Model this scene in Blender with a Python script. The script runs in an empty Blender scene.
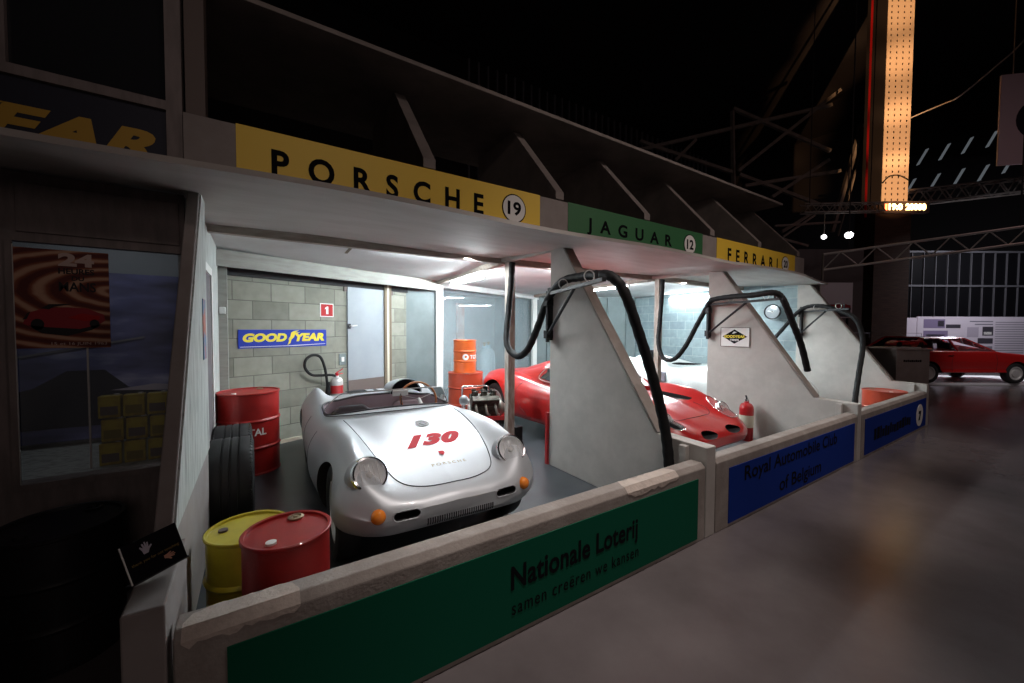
import bpy, bmesh, math, random
import numpy as np
from mathutils import Vector, Matrix
from mathutils.bvhtree import BVHTree

random.seed(7)
PI = math.pi
SC = bpy.context.scene
COL = SC.collection

# ------------------------------------------------------------------ camera
cam_data = bpy.data.cameras.new('camera')
cam = bpy.data.objects.new('camera', cam_data)
COL.objects.link(cam)
YAW, PITCH, ROLL = math.radians(56.9), math.radians(1.92), math.radians(0.27)
_f = Vector((math.cos(YAW) * math.cos(PITCH), math.sin(YAW) * math.cos(PITCH), -math.sin(PITCH)))
_r0 = Vector((math.sin(YAW), -math.cos(YAW), 0))
_u0 = _r0.cross(_f)
_r = _r0 * math.cos(ROLL) + _u0 * math.sin(ROLL)
_u = _u0 * math.cos(ROLL) - _r0 * math.sin(ROLL)
_m = Matrix((_r, _u, -_f)).transposed().to_4x4()
_m.translation = Vector((0, 0, 1.55))
cam.matrix_world = _m
cam_data.sensor_width = 36.0
cam_data.lens = 391.0 / 1024.0 * 36.0
cam_data.clip_start = 0.05
cam_data.clip_end = 200
SC.camera = cam

# ------------------------------------------------------------------ exposure, world, lights
SC.view_settings.view_transform = 'Standard'
SC.view_settings.look = 'None'
SC.view_settings.exposure = 0.0
SC.view_settings.gamma = 1.0
SC.view_settings.use_curve_mapping = False
SC.cycles.use_denoising = True
SC.cycles.max_bounces = 8
SC.cycles.sample_clamp_indirect = 4.0
world = bpy.data.worlds.new('hall_dark')
SC.world = world
world.use_nodes = True
world.node_tree.nodes['Background'].inputs[0].default_value = (0.5, 0.42, 0.4, 1)
world.node_tree.nodes['Background'].inputs[1].default_value = 0.004


def light(name, kind, loc, energy, color=(1, 1, 1), target=None, size=None, size_y=None, spot=None, blend=0.4):
    d = bpy.data.lights.new(name, kind)
    d.energy = energy
    d.color = color
    if kind == 'AREA':
        d.shape = 'RECTANGLE'
        d.size = size
        d.size_y = size_y or size
    elif size is not None:
        d.shadow_soft_size = size
    if kind == 'SPOT':
        d.spot_size = math.radians(spot)
        d.spot_blend = blend
    o = bpy.data.objects.new(name, d)
    COL.objects.link(o)
    o.location = loc
    if target is not None:
        o.rotation_euler = (Vector(target) - Vector(loc)).to_track_quat('-Z', 'Y').to_euler()
    return o


# hall lamps far overhead, dim and warm
light('hall_lamp', 'AREA', (0.2, -5.5, 3.4), 22, (1.0, 0.80, 0.74), (0.0, 2.6, 1.9), 1.6)
light('hall_lamp', 'AREA', (6.5, -4.5, 5.5), 36, (1.0, 0.76, 0.71), (5.5, 2.2, 1.8), 1.6)
light('hall_lamp', 'AREA', (15.0, -2.0, 8.0), 22, (1.0, 0.58, 0.55), (17.0, 2.5, 0.5), 2.0)
# unseen spots added to brighten the fascia signs
light('sign_fill', 'SPOT', (1.2, -4.0, 5.2), 150, (1.0, 0.84, 0.76), (1.3, 2.9, 3.0), 0.3, spot=42, blend=1.0)
light('sign_fill', 'SPOT', (4.6, -4.0, 5.2), 420, (1.0, 0.84, 0.76), (4.6, 2.9, 3.0), 0.3, spot=50, blend=1.0)
# steep spots over the pit front
light('pit_spot', 'SPOT', (2.2, 0.7, 6.6), 900, (1.0, 0.89, 0.84), (1.75, 1.9, 0.5), 0.12, spot=36, blend=0.9)
light('pit_spot', 'SPOT', (5.0, 0.6, 6.6), 700, (1.0, 0.89, 0.84), (4.7, 1.95, 0.5), 0.12, spot=34, blend=0.9)
light('pit_spot', 'SPOT', (8.0, 0.6, 6.6), 400, (1.0, 0.89, 0.84), (7.6, 1.9, 0.5), 0.12, spot=34, blend=0.9)
# orange spot on the perforated column
for z_ in (6.5, 8.1, 9.8, 11.6, 13.4):
    light('column_spot', 'SPOT', (10.0, -1.5, 3.4), 5200, (1.0, 0.52, 0.24), (18.25, 4.15, z_), 0.05, spot=13, blend=0.7)
# the fluorescent battens of the three bays throw most of the light
light('batten_light', 'AREA', (1.95, 4.70, 2.445), 36, (0.97, 0.98, 1.0), (1.75, 4.3, 0.0), 1.2, 0.04)
light('batten_light', 'AREA', (4.20, 4.70, 2.445), 60, (0.97, 0.98, 1.0), (4.35, 4.3, 0.0), 1.5, 0.04)
light('batten_light', 'AREA', (7.35, 4.70, 2.445), 60, (0.97, 0.98, 1.0), (7.5, 4.3, 0.0), 1.5, 0.04)
light('kiosk_fill', 'AREA', (-0.95, 3.75, 2.36), 1.0, (0.9, 0.95, 1.0), (-0.95, 3.9, 0.5), 0.6, 0.06)  # small unseen fill added to lift the dark kiosk interior
# show lighting on the red saloon at the far end, plus an added fill
light('saloon_spot', 'SPOT', (19.2, 4.6, 5.0), 1600, (0.95, 0.95, 1.0), (18.0, 2.6, 0.4), 0.15, spot=60)
light('saloon_spot', 'SPOT', (15.2, -0.8, 5.0), 260, (1.0, 0.95, 0.95), (17.6, 1.7, 0.9), 0.15, spot=44, blend=0.8)  # unseen fill spot, added to brighten the saloon's near side
light('board_lamp', 'AREA', (20.6, 1.4, 5.0), 150, (0.93, 0.92, 1.0), (23.0, 3.1, 1.0), 1.5, 0.5)

# ------------------------------------------------------------------ materials
MATS = {}


def mat(name, rgb, rough=0.5, metal=0.0, rgb2=None, nscale=6.0, lo=0.4, hi=0.65, bump=0.0, bscale=60.0,
        coat=0.0, emit=None, estr=0.0, trans=0.0, alpha=1.0, stretch=None, rvar=0.0, spec=0.5, ior=1.45):
    if name in MATS:
        return MATS[name]
    m = bpy.data.materials.new(name)
    m.use_nodes = True
    nt = m.node_tree
    b = nt.nodes['Principled BSDF']
    b.inputs['Base Color'].default_value = (*rgb, 1)
    b.inputs['Roughness'].default_value = rough
    b.inputs['Metallic'].default_value = metal
    b.inputs['Coat Weight'].default_value = coat
    b.inputs['Coat Roughness'].default_value = 0.05
    b.inputs['Transmission Weight'].default_value = trans
    b.inputs['Alpha'].default_value = alpha
    b.inputs['IOR'].default_value = ior
    b.inputs['Specular IOR Level'].default_value = spec
    if emit:
        b.inputs['Emission Color'].default_value = (*emit, 1)
        b.inputs['Emission Strength'].default_value = estr
    tc = nt.nodes.new('ShaderNodeTexCoord')
    src = tc.outputs['Object']
    if stretch:
        mp = nt.nodes.new('ShaderNodeMapping')
        mp.inputs['Scale'].default_value = stretch
        nt.links.new(src, mp.inputs['Vector'])
        src = mp.outputs['Vector']
    if rgb2:
        n = nt.nodes.new('ShaderNodeTexNoise')
        n.inputs['Scale'].default_value = nscale
        n.inputs['Detail'].default_value = 6
        n.inputs['Roughness'].default_value = 0.6
        nt.links.new(src, n.inputs['Vector'])
        r = nt.nodes.new('ShaderNodeValToRGB')
        r.color_ramp.elements[0].position = lo
        r.color_ramp.elements[1].position = hi
        r.color_ramp.elements[0].color = (*rgb, 1)
        r.color_ramp.elements[1].color = (*rgb2, 1)
        nt.links.new(n.outputs['Fac'], r.inputs['Fac'])
        nt.links.new(r.outputs['Color'], b.inputs['Base Color'])
        if rvar:
            mr = nt.nodes.new('ShaderNodeMapRange')
            mr.inputs['To Min'].default_value = rough - rvar
            mr.inputs['To Max'].default_value = rough + rvar
            nt.links.new(n.outputs['Fac'], mr.inputs['Value'])
            nt.links.new(mr.outputs['Result'], b.inputs['Roughness'])
    if bump:
        n2 = nt.nodes.new('ShaderNodeTexNoise')
        n2.inputs['Scale'].default_value = bscale
        n2.inputs['Detail'].default_value = 4
        nt.links.new(src, n2.inputs['Vector'])
        bp = nt.nodes.new('ShaderNodeBump')
        bp.inputs['Strength'].default_value = bump
        bp.inputs['Distance'].default_value = 0.01
        nt.links.new(n2.outputs['Fac'], bp.inputs['Height'])
        nt.links.new(bp.outputs['Normal'], b.inputs['Normal'])
    MATS[name] = m
    return m


def block_mat(name, c1, c2, mortar, bw=0.44, bh=0.235):
    m = mat(name, c1, 0.85)
    nt = m.node_tree
    b = nt.nodes['Principled BSDF']
    tc = nt.nodes.new('ShaderNodeTexCoord')
    sp = nt.nodes.new('ShaderNodeSeparateXYZ')
    cb = nt.nodes.new('ShaderNodeCombineXYZ')
    nt.links.new(tc.outputs['Object'], sp.inputs[0])
    nt.links.new(sp.outputs['X'], cb.inputs['X'])
    nt.links.new(sp.outputs['Z'], cb.inputs['Y'])
    br = nt.nodes.new('ShaderNodeTexBrick')
    br.inputs['Scale'].default_value = 1.0
    br.inputs['Brick Width'].default_value = bw
    br.inputs['Row Height'].default_value = bh
    br.inputs['Mortar Size'].default_value = 0.006
    br.inputs['Mortar Smooth'].default_value = 0.3
    br.inputs['Bias'].default_value = -0.2
    br.inputs['Color1'].default_value = (*c1, 1)
    br.inputs['Color2'].default_value = (*c2, 1)
    br.inputs['Mortar'].default_value = (*mortar, 1)
    nt.links.new(cb.outputs[0], br.inputs['Vector'])
    n = nt.nodes.new('ShaderNodeTexNoise')
    n.inputs['Scale'].default_value = 9
    n.inputs['Detail'].default_value = 8
    nt.links.new(tc.outputs['Object'], n.inputs['Vector'])
    mr = nt.nodes.new('ShaderNodeMapRange')
    mr.inputs['To Min'].default_value = 0.65
    mr.inputs['To Max'].default_value = 1.3
    nt.links.new(n.outputs['Fac'], mr.inputs['Value'])
    mx = nt.nodes.new('ShaderNodeMix')
    mx.data_type = 'RGBA'
    mx.blend_type = 'MULTIPLY'
    mx.inputs['Factor'].default_value = 0.8
    nt.links.new(br.outputs['Color'], mx.inputs['A'])
    nt.links.new(mr.outputs['Result'], mx.inputs['B'])
    nt.links.new(mx.outputs['Result'], b.inputs['Base Color'])
    bp = nt.nodes.new('ShaderNodeBump')
    bp.inputs['Strength'].default_value = 0.6
    bp.inputs['Distance'].default_value = 0.01
    bp.invert = True
    nt.links.new(br.outputs['Fac'], bp.inputs['Height'])
    n3 = nt.nodes.new('ShaderNodeTexNoise')
    n3.inputs['Scale'].default_value = 120
    nt.links.new(tc.outputs['Object'], n3.inputs['Vector'])
    bp2 = nt.nodes.new('ShaderNodeBump')
    bp2.inputs['Strength'].default_value = 0.25
    bp2.inputs['Distance'].default_value = 0.01
    nt.links.new(n3.outputs['Fac'], bp2.inputs['Height'])
    nt.links.new(bp.outputs['Normal'], bp2.inputs['Normal'])
    nt.links.new(bp2.outputs['Normal'], b.inputs['Normal'])
    return m


M = dict(
    floor=mat('hall_concrete', (0.118, 0.100, 0.102), 0.22, rgb2=(0.172, 0.150, 0.152), nscale=1.3, lo=0.35, hi=0.7, bump=0.05, bscale=25, rvar=0.07),
    bayfloor=mat('bay_floor_paint', (0.036, 0.042, 0.049), 0.34, rgb2=(0.072, 0.082, 0.09), nscale=3, lo=0.3, hi=0.75, rvar=0.1),
    render=mat('painted_render', (0.46, 0.435, 0.405), 0.8, rgb2=(0.54, 0.51, 0.475), nscale=3.5, bump=0.15, bscale=90),
    coping=mat('chipped_render', (0.29, 0.255, 0.23), 0.85, rgb2=(0.40, 0.36, 0.33), nscale=4.5, lo=0.45, hi=0.72, bump=0.3, bscale=60),
    chip=mat('bare_plaster', (0.60, 0.52, 0.46), 0.9, rgb2=(0.5, 0.43, 0.38), nscale=14, bump=0.4, bscale=50),
    fin=mat('dark_fin_board', (0.25, 0.215, 0.20), 0.8, rgb2=(0.19, 0.165, 0.155), nscale=4),
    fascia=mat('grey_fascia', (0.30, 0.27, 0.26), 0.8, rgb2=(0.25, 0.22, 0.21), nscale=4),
    soffit=mat('white_plywood', (0.46, 0.435, 0.41), 0.7, rgb2=(0.36, 0.325, 0.30), nscale=1.6, lo=0.4, hi=0.8, stretch=(1, 3, 1)),
    ceil=mat('bay_ceiling_white', (0.66, 0.67, 0.67), 0.7, rgb2=(0.58, 0.58, 0.58), nscale=2),
    beam=mat('brown_beam', (0.36, 0.31, 0.27), 0.7, rgb2=(0.27, 0.22, 0.19), nscale=5, stretch=(1, 6, 6)),
    post=mat('timber_post', (0.30, 0.25, 0.21), 0.75, rgb2=(0.45, 0.40, 0.36), nscale=5, lo=0.45, hi=0.6, stretch=(5, 5, 1)),
    lintel=mat('pale_lintel', (0.36, 0.36, 0.33), 0.7, rgb2=(0.29, 0.285, 0.26), nscale=4, stretch=(1, 5, 5)),
    dark=mat('near_black', (0.012, 0.012, 0.014), 0.7),
    hall=mat('dark_hall_paint', (0.030, 0.027, 0.030), 0.8),
    hallrib=mat('dark_cladding_rib', (0.30, 0.30, 0.34), 0.7),
    hallbrick=mat('brown_brick_band', (0.06, 0.035, 0.025), 0.9, rgb2=(0.035, 0.02, 0.014), nscale=3, stretch=(1, 1, 10)),
    glazebar=mat('dark_glazing_bar', (0.075, 0.075, 0.085), 0.7),
    steel=mat('grey_steel', (0.30, 0.27, 0.25), 0.6, rgb2=(0.22, 0.20, 0.18), nscale=4),
    alu=mat('bright_aluminium', (0.62, 0.61, 0.60), 0.4, 0.35),
    block=block_mat('grey_block', (0.27, 0.27, 0.225), (0.175, 0.175, 0.145), (0.14, 0.14, 0.12)),
    tealblock=block_mat('blue_grey_block', (0.30, 0.38, 0.40), (0.24, 0.31, 0.34), (0.42, 0.48, 0.49), 0.45, 0.22),
    door=mat('grey_door_paint', (0.31, 0.34, 0.37), 0.5, rgb2=(0.27, 0.30, 0.33), nscale=2),
    panel=mat('blue_grey_panel', (0.18, 0.215, 0.22), 0.6, rgb2=(0.14, 0.17, 0.175), nscale=2),
    kick=mat('brown_kickplate', (0.13, 0.10, 0.09), 0.6),
    jamb=mat('cream_jamb', (0.62, 0.58, 0.46), 0.6),
    brownjamb=mat('brown_jamb', (0.16, 0.12, 0.08), 0.7),
    silver=mat('silver_paint', (0.45, 0.475, 0.50), 0.44, 0.3, coat=0.2),
    seam=mat('shut_line', (0.03, 0.03, 0.035), 0.7),
    black=mat('black_rubber', (0.010, 0.010, 0.011), 0.6, rgb2=(0.016, 0.016, 0.016), nscale=20, spec=0.2),
    tyre=mat('tyre_rubber', (0.018, 0.018, 0.019), 0.6, bump=0.1, bscale=30),
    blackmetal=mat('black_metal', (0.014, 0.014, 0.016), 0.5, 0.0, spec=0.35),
    redtext=mat('racing_red', (0.50, 0.012, 0.025), 0.7, spec=0.2),
    chrome=mat('chrome', (0.85, 0.86, 0.88), 0.12, 1.0),
    glass=mat('clear_glass', (1, 1, 1), 0.02, trans=1.0, ior=1.15, spec=0.5),
    lens=mat('headlamp_glass', (0.80, 0.84, 0.86), 0.10, alpha=0.15, spec=0.7),
    reflector=mat('headlamp_reflector', (0.9, 0.91, 0.92), 0.35, 0.35),
    orange=mat('orange_lens', (0.85, 0.24, 0.02), 0.2, coat=0.6),
    red=mat('red_car_paint', (0.40, 0.012, 0.012), 0.3, coat=0.7),
    dred=mat('deep_red_paint', (0.42, 0.012, 0.015), 0.3, coat=0.8),
    drumred=mat('red_drum_paint', (0.36, 0.012, 0.010), 0.42, rgb2=(0.27, 0.009, 0.008), nscale=5, coat=0.08),
    drumyel=mat('yellow_drum_paint', (0.55, 0.46, 0.03), 0.4, rgb2=(0.45, 0.37, 0.025), nscale=6, coat=0.3),
    drumora=mat('orange_drum_paint', (0.62, 0.12, 0.02), 0.4, rgb2=(0.52, 0.09, 0.02), nscale=5, coat=0.3),
    drumora2=mat('red_orange_drum_paint', (0.50, 0.06, 0.025), 0.4, rgb2=(0.42, 0.05, 0.02), nscale=5, coat=0.3),
    white=mat('white_paint', (0.78, 0.78, 0.76), 0.5),
    whiteprint=mat('white_print', (0.8, 0.8, 0.8), 0.6),
    yellow=mat('sign_yellow', (0.86, 0.58, 0.055), 0.5),
    green=mat('sign_green', (0.03, 0.15, 0.055), 0.5),
    bgreen=mat('banner_green', (0.003, 0.095, 0.052), 0.8, spec=0.15),
    bblue=mat('banner_blue', (0.006, 0.032, 0.25), 0.8, spec=0.15),
    ink=mat('black_ink', (0.006, 0.006, 0.008), 0.85, spec=0.1),
    inkgrey=mat('grey_ink', (0.2, 0.2, 0.24), 0.6),
    gyblue=mat('enamel_blue', (0.02, 0.045, 0.36), 0.3),
    gyyellow=mat('enamel_yellow', (0.80, 0.66, 0.06), 0.35),
    navy=mat('navy_board', (0.012, 0.014, 0.03), 0.6),
    dimyellow=mat('ochre_lettering', (0.50, 0.30, 0.04), 0.6),
    frame=mat('grey_window_frame', (0.23, 0.195, 0.19), 0.7, rgb2=(0.17, 0.145, 0.14), nscale=4, stretch=(5, 5, 1)),
    rough=mat('weathered_whitewash', (0.50, 0.53, 0.51), 0.85, rgb2=(0.24, 0.25, 0.24), nscale=7, lo=0.45, hi=0.7, stretch=(3, 6, 0.6), bump=0.4, bscale=40),
    pane=mat('shop_window_glass', (0.5, 0.55, 0.58), 0.03, alpha=0.10, spec=0.6),
    voidpane=mat('black_pane', (0.004, 0.004, 0.005), 0.5, spec=0.1),
    cantin=mat('olive_label', (0.22, 0.17, 0.02), 0.4),
    darkglass=mat('dark_window_glass', (0.02, 0.022, 0.026), 0.05, coat=0.5),
    tubeglow=mat('lit_tube', (0.9, 0.95, 1.0), 0.5, emit=(0.84, 0.96, 1.0), estr=205.0),
    tubebright=mat('bright_lit_tube', (0.9, 0.95, 1.0), 0.5, emit=(0.84, 0.96, 1.0), estr=340.0),
    batten=mat('white_batten', (0.8, 0.8, 0.8), 0.5),
    mauve=mat('grey_mauve_leather', (0.36, 0.29, 0.32), 0.6),
    seat=mat('dark_leather', (0.05, 0.045, 0.05), 0.55),
    wood=mat('varnished_wood', (0.42, 0.14, 0.04), 0.35, coat=0.5),
    pale=mat('pale_mint_paint', (0.82, 0.90, 0.89), 0.35, coat=0.5),
    engine=mat('oily_metal', (0.10, 0.095, 0.08), 0.4, 0.8, rgb2=(0.035, 0.03, 0.026), nscale=15),
    castalu=mat('cast_alloy', (0.26, 0.25, 0.22), 0.45, 0.7),
    bronze=mat('old_bronze', (0.35, 0.27, 0.17), 0.45, 0.6),
    crate=mat('grey_crate', (0.30, 0.255, 0.245), 0.75, rgb2=(0.25, 0.21, 0.20), nscale=5),
    greywall=mat('grey_partition', (0.13, 0.115, 0.125), 0.8),
    lilac=mat('lilac_board', (0.62, 0.57, 0.65), 0.6),
    lilacdark=mat('board_photo_dark', (0.05, 0.045, 0.06), 0.5),
    lilacmid=mat('board_photo_mid', (0.22, 0.18, 0.30), 0.5),
    platform=mat('white_plinth', (0.8, 0.8, 0.84), 0.4),
    colpanel=mat('perforated_panel', (0.75, 0.62, 0.48), 0.6),
    led=mat('led_amber', (0.9, 0.6, 0.2), 0.4, emit=(1.0, 0.62, 0.22), estr=9),
    ledred=mat('led_red', (0.9, 0.2, 0.1), 0.4, emit=(1.0, 0.16, 0.05), estr=6),
    lampglow=mat('lamp_face', (1, 1, 1), 0.4, emit=(1, 1, 1), estr=14),
    skylight=mat('dim_skylight', (0.1, 0.11, 0.13), 0.4, emit=(0.8, 0.9, 1.0), estr=0.10),
    cangold=mat('yellow_can_tin', (0.55, 0.45, 0.05), 0.3, 0.2, rgb2=(0.30, 0.20, 0.03), nscale=12),
    storebrick=mat('rusty_sheet', (0.45, 0.20, 0.14), 0.7, rgb2=(0.55, 0.42, 0.38), nscale=3),
    bottle=mat('blue_grey_bottle', (0.35, 0.45, 0.50), 0.4),
    paperred=mat('print_red', (0.30, 0.018, 0.03), 0.6),
    paperblack=mat('print_black', (0.012, 0.01, 0.012), 0.6),
    paperpale=mat('print_pale', (0.55, 0.42, 0.38), 0.6),
    handgrey=mat('print_hand_grey', (0.45, 0.42, 0.50), 0.6),
    handskin=mat('print_hand_skin', (0.5, 0.25, 0.17), 0.6),
    gold=mat('gold_letter', (0.24, 0.17, 0.05), 0.6, 0.0, spec=0.2),
    backroom=mat('sheet_glazing', (0.55, 0.66, 0.70), 0.03, rgb2=(0.65, 0.75, 0.79), nscale=1.2, lo=0.3, hi=0.75, alpha=0.22, spec=1.0),
)

# ------------------------------------------------------------------ mesh helpers


class MB:
    """collects shapes into one mesh"""

    def __init__(self):
        self.bm = bmesh.new()
        self.T = Matrix.Identity(4)

    def v(self, p):
        return self.bm.verts.new(self.T @ Vector(p))

    def face(self, vs):
        try:
            return self.bm.faces.new(vs)
        except ValueError:
            return None

    def box(self, lo, hi):
        x0, y0, z0 = lo
        x1, y1, z1 = hi
        vs = [self.v(p) for p in ((x0, y0, z0), (x1, y0, z0), (x1, y1, z0), (x0, y1, z0),
                                  (x0, y0, z1), (x1, y0, z1), (x1, y1, z1), (x0, y1, z1))]
        for f in ((3, 2, 1, 0), (4, 5, 6, 7), (0, 1, 5, 4), (1, 2, 6, 5), (2, 3, 7, 6), (3, 0, 4, 7)):
            self.face([vs[i] for i in f])
        return self

    def prism(self, poly, a, b, axis='x'):
        """extrude a polygon between a and b on an axis; poly is in the two other axes in xyz order"""
        def P(p, t):
            if axis == 'x':
                return (t, p[0], p[1])
            if axis == 'y':
                return (p[0], t, p[1])
            return (p[0], p[1], t)
        A = [self.v(P(p, a)) for p in poly]
        B = [self.v(P(p, b)) for p in poly]
        n = len(poly)
        self.face(A)
        self.face(B[::-1])
        for i in range(n):
            self.face([A[i], A[(i + 1) % n], B[(i + 1) % n], B[i]])
        return self

    def bar(self, p0, p1, w, h=None, up=(0, 0, 1)):
        p0, p1 = Vector(p0), Vector(p1)
        h = h or w
        d = (p1 - p0).normalized()
        up = Vector(up)
        if abs(d.dot(up)) > 0.98:
            up = Vector((1, 0, 0))
        s = d.cross(up).normalized()
        t = s.cross(d)
        vs = []
        for p in (p0, p1):
            for a, b in ((-1, -1), (1, -1), (1, 1), (-1, 1)):
                vs.append(self.v(p + s * a * w / 2 + t * b * h / 2))
        for f in ((3, 2, 1, 0), (4, 5, 6, 7), (0, 1, 5, 4), (1, 2, 6, 5), (2, 3, 7, 6), (3, 0, 4, 7)):
            self.face([vs[i] for i in f])
        return self

    def tube(self, pts, r, seg=10, caps=True, closed=False):
        pts = [Vector(p) for p in pts]
        n = len(pts)
        rs = r if isinstance(r, (list, tuple)) else [r] * n
        rings = []
        prev = None
        for i, p in enumerate(pts):
            if closed:
                d = pts[(i + 1) % n] - pts[i - 1]
            else:
                d = pts[min(i + 1, n - 1)] - pts[max(i - 1, 0)]
            d.normalize()
            if prev is None:
                a = Vector((0, 0, 1)) if abs(d.z) < 0.9 else Vector((1, 0, 0))
                s = d.cross(a).normalized()
            else:
                s = (prev - d * prev.dot(d)).normalized()
            prev = s
            t = d.cross(s)
            rings.append([self.v(p + (s * math.cos(2 * PI * k / seg) + t * math.sin(2 * PI * k / seg)) * rs[i]) for k in range(seg)])
        m = n if closed else n - 1
        for i in range(m):
            A, B = rings[i], rings[(i + 1) % n]
            for k in range(seg):
                self.face([A[k], A[(k + 1) % seg], B[(k + 1) % seg], B[k]])
        if caps and not closed:
            self.face(rings[0][::-1])
            self.face(rings[-1])
        return self

    def lathe(self, prof, seg=32, c=(0, 0, 0), axis='z'):
        """prof: (radius, height) pairs, spun about an axis through c"""
        c = Vector(c)

        def P(r, h, a):
            x, y = r * math.cos(a), r * math.sin(a)
            if axis == 'z':
                return c + Vector((x, y, h))
            if axis == 'x':
                return c + Vector((h, x, y))
            return c + Vector((y, h, x))
        rings = []
        for r, h in prof:
            if r < 1e-6:
                rings.append([self.v(P(0, h, 0))])
            else:
                rings.append([self.v(P(r, h, 2 * PI * k / seg)) for k in range(seg)])
        for A, B in zip(rings, rings[1:]):
            for k in range(seg):
                k2 = (k + 1) % seg
                if len(A) == 1 and len(B) == 1:
                    continue
                if len(A) == 1:
                    self.face([A[0], B[k2], B[k]])
                elif len(B) == 1:
                    self.face([A[k], A[k2], B[0]])
                else:
                    self.face([A[k], A[k2], B[k2], B[k]])
        return self

    def ball(self, c, r, seg=16, rings=10):
        rr = r if isinstance(r, (tuple, list)) else (r, r, r)
        c = Vector(c)
        grid = []
        for i in range(rings + 1):
            th = PI * i / rings
            if i in (0, rings):
                grid.append([self.v(c + Vector((0, 0, rr[2] * math.cos(th))))])
            else:
                grid.append([self.v(c + Vector((rr[0] * math.sin(th) * math.cos(2 * PI * k / seg), rr[1] * math.sin(th) * math.sin(2 * PI * k / seg), rr[2] * math.cos(th)))) for k in range(seg)])
        for A, B in zip(grid, grid[1:]):
            for k in range(seg):
                k2 = (k + 1) % seg
                if len(A) == 1:
                    self.face([A[0], B[k], B[k2]])
                elif len(B) == 1:
                    self.face([A[k], B[0], A[k2]])
                else:
                    self.face([A[k], B[k], B[k2], A[k2]])
        return self

    def build(self, name, m, parent=None, bevel=0.0, smooth=None, loc=None, rotz=None, recalc=True):
        bm = self.bm
        if recalc:
            bmesh.ops.recalc_face_normals(bm, faces=bm.faces[:])
        me = bpy.data.meshes.new(name)
        bm.to_mesh(me)
        bm.free()
        o = bpy.data.objects.new(name, me)
        COL.objects.link(o)
        me.materials.append(m)
        if smooth is not None:
            for p in me.polygons:
                p.use_smooth = True
            me.set_sharp_from_angle(angle=math.radians(smooth))
        if bevel:
            b = o.modifiers.new('bevel', 'BEVEL')
            b.width = bevel
            b.segments = 2
            b.limit_method = 'ANGLE'
        if parent is not None:
            o.parent = parent
        if loc is not None:
            o.location = loc
        if rotz is not None:
            o.rotation_euler = (0, 0, rotz)
        return o


def tag(o, label, cat, group=None, kind=None):
    if label:
        o['label'] = label
    if cat:
        o['category'] = cat
    if group:
        o['group'] = group
    if kind:
        o['kind'] = kind
    return o


def struct(o):
    o['kind'] = 'structure'
    return o


def thing(name, label, cat, loc=(0, 0, 0), rotz=0.0, group=None):
    o = bpy.data.objects.new(name, None)
    o.empty_display_size = 0.1
    COL.objects.link(o)
    o.location = loc
    o.rotation_euler = (0, 0, rotz)
    return tag(o, label, cat, group)


def copy_tree(o, parent=None):
    c = o.copy()
    COL.objects.link(c)
    if parent is not None:
        c.parent = parent
    for ch in list(o.children):
        copy_tree(ch, c)
    return c


def spline(pts, n=8, closed=False):
    P = [Vector(p) for p in pts]
    out = []
    N = len(P)
    rng = range(N) if closed else range(N - 1)
    for i in rng:
        if closed:
            p0, p1, p2, p3 = P[i - 1], P[i], P[(i + 1) % N], P[(i + 2) % N]
        else:
            p0, p1, p2, p3 = P[max(i - 1, 0)], P[i], P[i + 1], P[min(i + 2, N - 1)]
        for k in range(n):
            t = k / n
            out.append(0.5 * ((2 * p1) + (p2 - p0) * t + (2 * p0 - 5 * p1 + 4 * p2 - p3) * t * t + (3 * p1 - p0 - 3 * p2 + p3) * t * t * t))
    if not closed:
        out.append(P[-1])
    return out


def text_tris(body, bold=0.0, shear=0.0, spacing=1.0, line=1.0, align='LEFT'):
    """letters as flat 2-D vertices and faces, normalised to (0..w, 0..h)"""
    cu = bpy.data.curves.new('txt', 'FONT')
    cu.body = body
    cu.size = 1.0
    cu.offset = bold
    cu.shear = shear
    cu.space_character = spacing
    cu.space_line = line
    cu.align_x = align
    cu.resolution_u = 4
    ob = bpy.data.objects.new('txt', cu)
    COL.objects.link(ob)
    dg = bpy.context.evaluated_depsgraph_get()
    me = bpy.data.meshes.new_from_object(ob.evaluated_get(dg))
    vs = [(v.co.x, v.co.y) for v in me.vertices]
    fs = [tuple(p.vertices) for p in me.polygons]
    bpy.data.objects.remove(ob)
    bpy.data.curves.remove(cu)
    bpy.data.meshes.remove(me)
    x0 = min(v[0] for v in vs)
    x1 = max(v[0] for v in vs)
    y0 = min(v[1] for v in vs)
    y1 = max(v[1] for v in vs)
    return [((x - x0) / (x1 - x0), (y - y0) / (y1 - y0)) for x, y in vs], fs


def lettering(body, m, parent, origin, right, up, w, h, bold=0.02, shear=0.0, spacing=1.0, off=0.002, warp=None, name='lettering', line=1.0, align='LEFT'):
    """letters laid on a surface: lower-left corner origin, unit vectors right/up"""
    vs, fs = text_tris(body, bold, shear, spacing, line, align)
    R, U = Vector(right).normalized(), Vector(up).normalized()
    N = R.cross(U)
    O = Vector(origin)
    me = bpy.data.meshes.new(name)
    if warp:
        pts = [warp(x * w, y * h) for x, y in vs]
    else:
        pts = [O + R * (x * w) + U * (y * h) + N * off for x, y in vs]
    me.from_pydata([tuple(p) for p in pts], [], fs)
    me.materials.append(m)
    o = bpy.data.objects.new(name, me)
    COL.objects.link(o)
    if parent is not None:
        o.parent = parent
    return o


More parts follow.
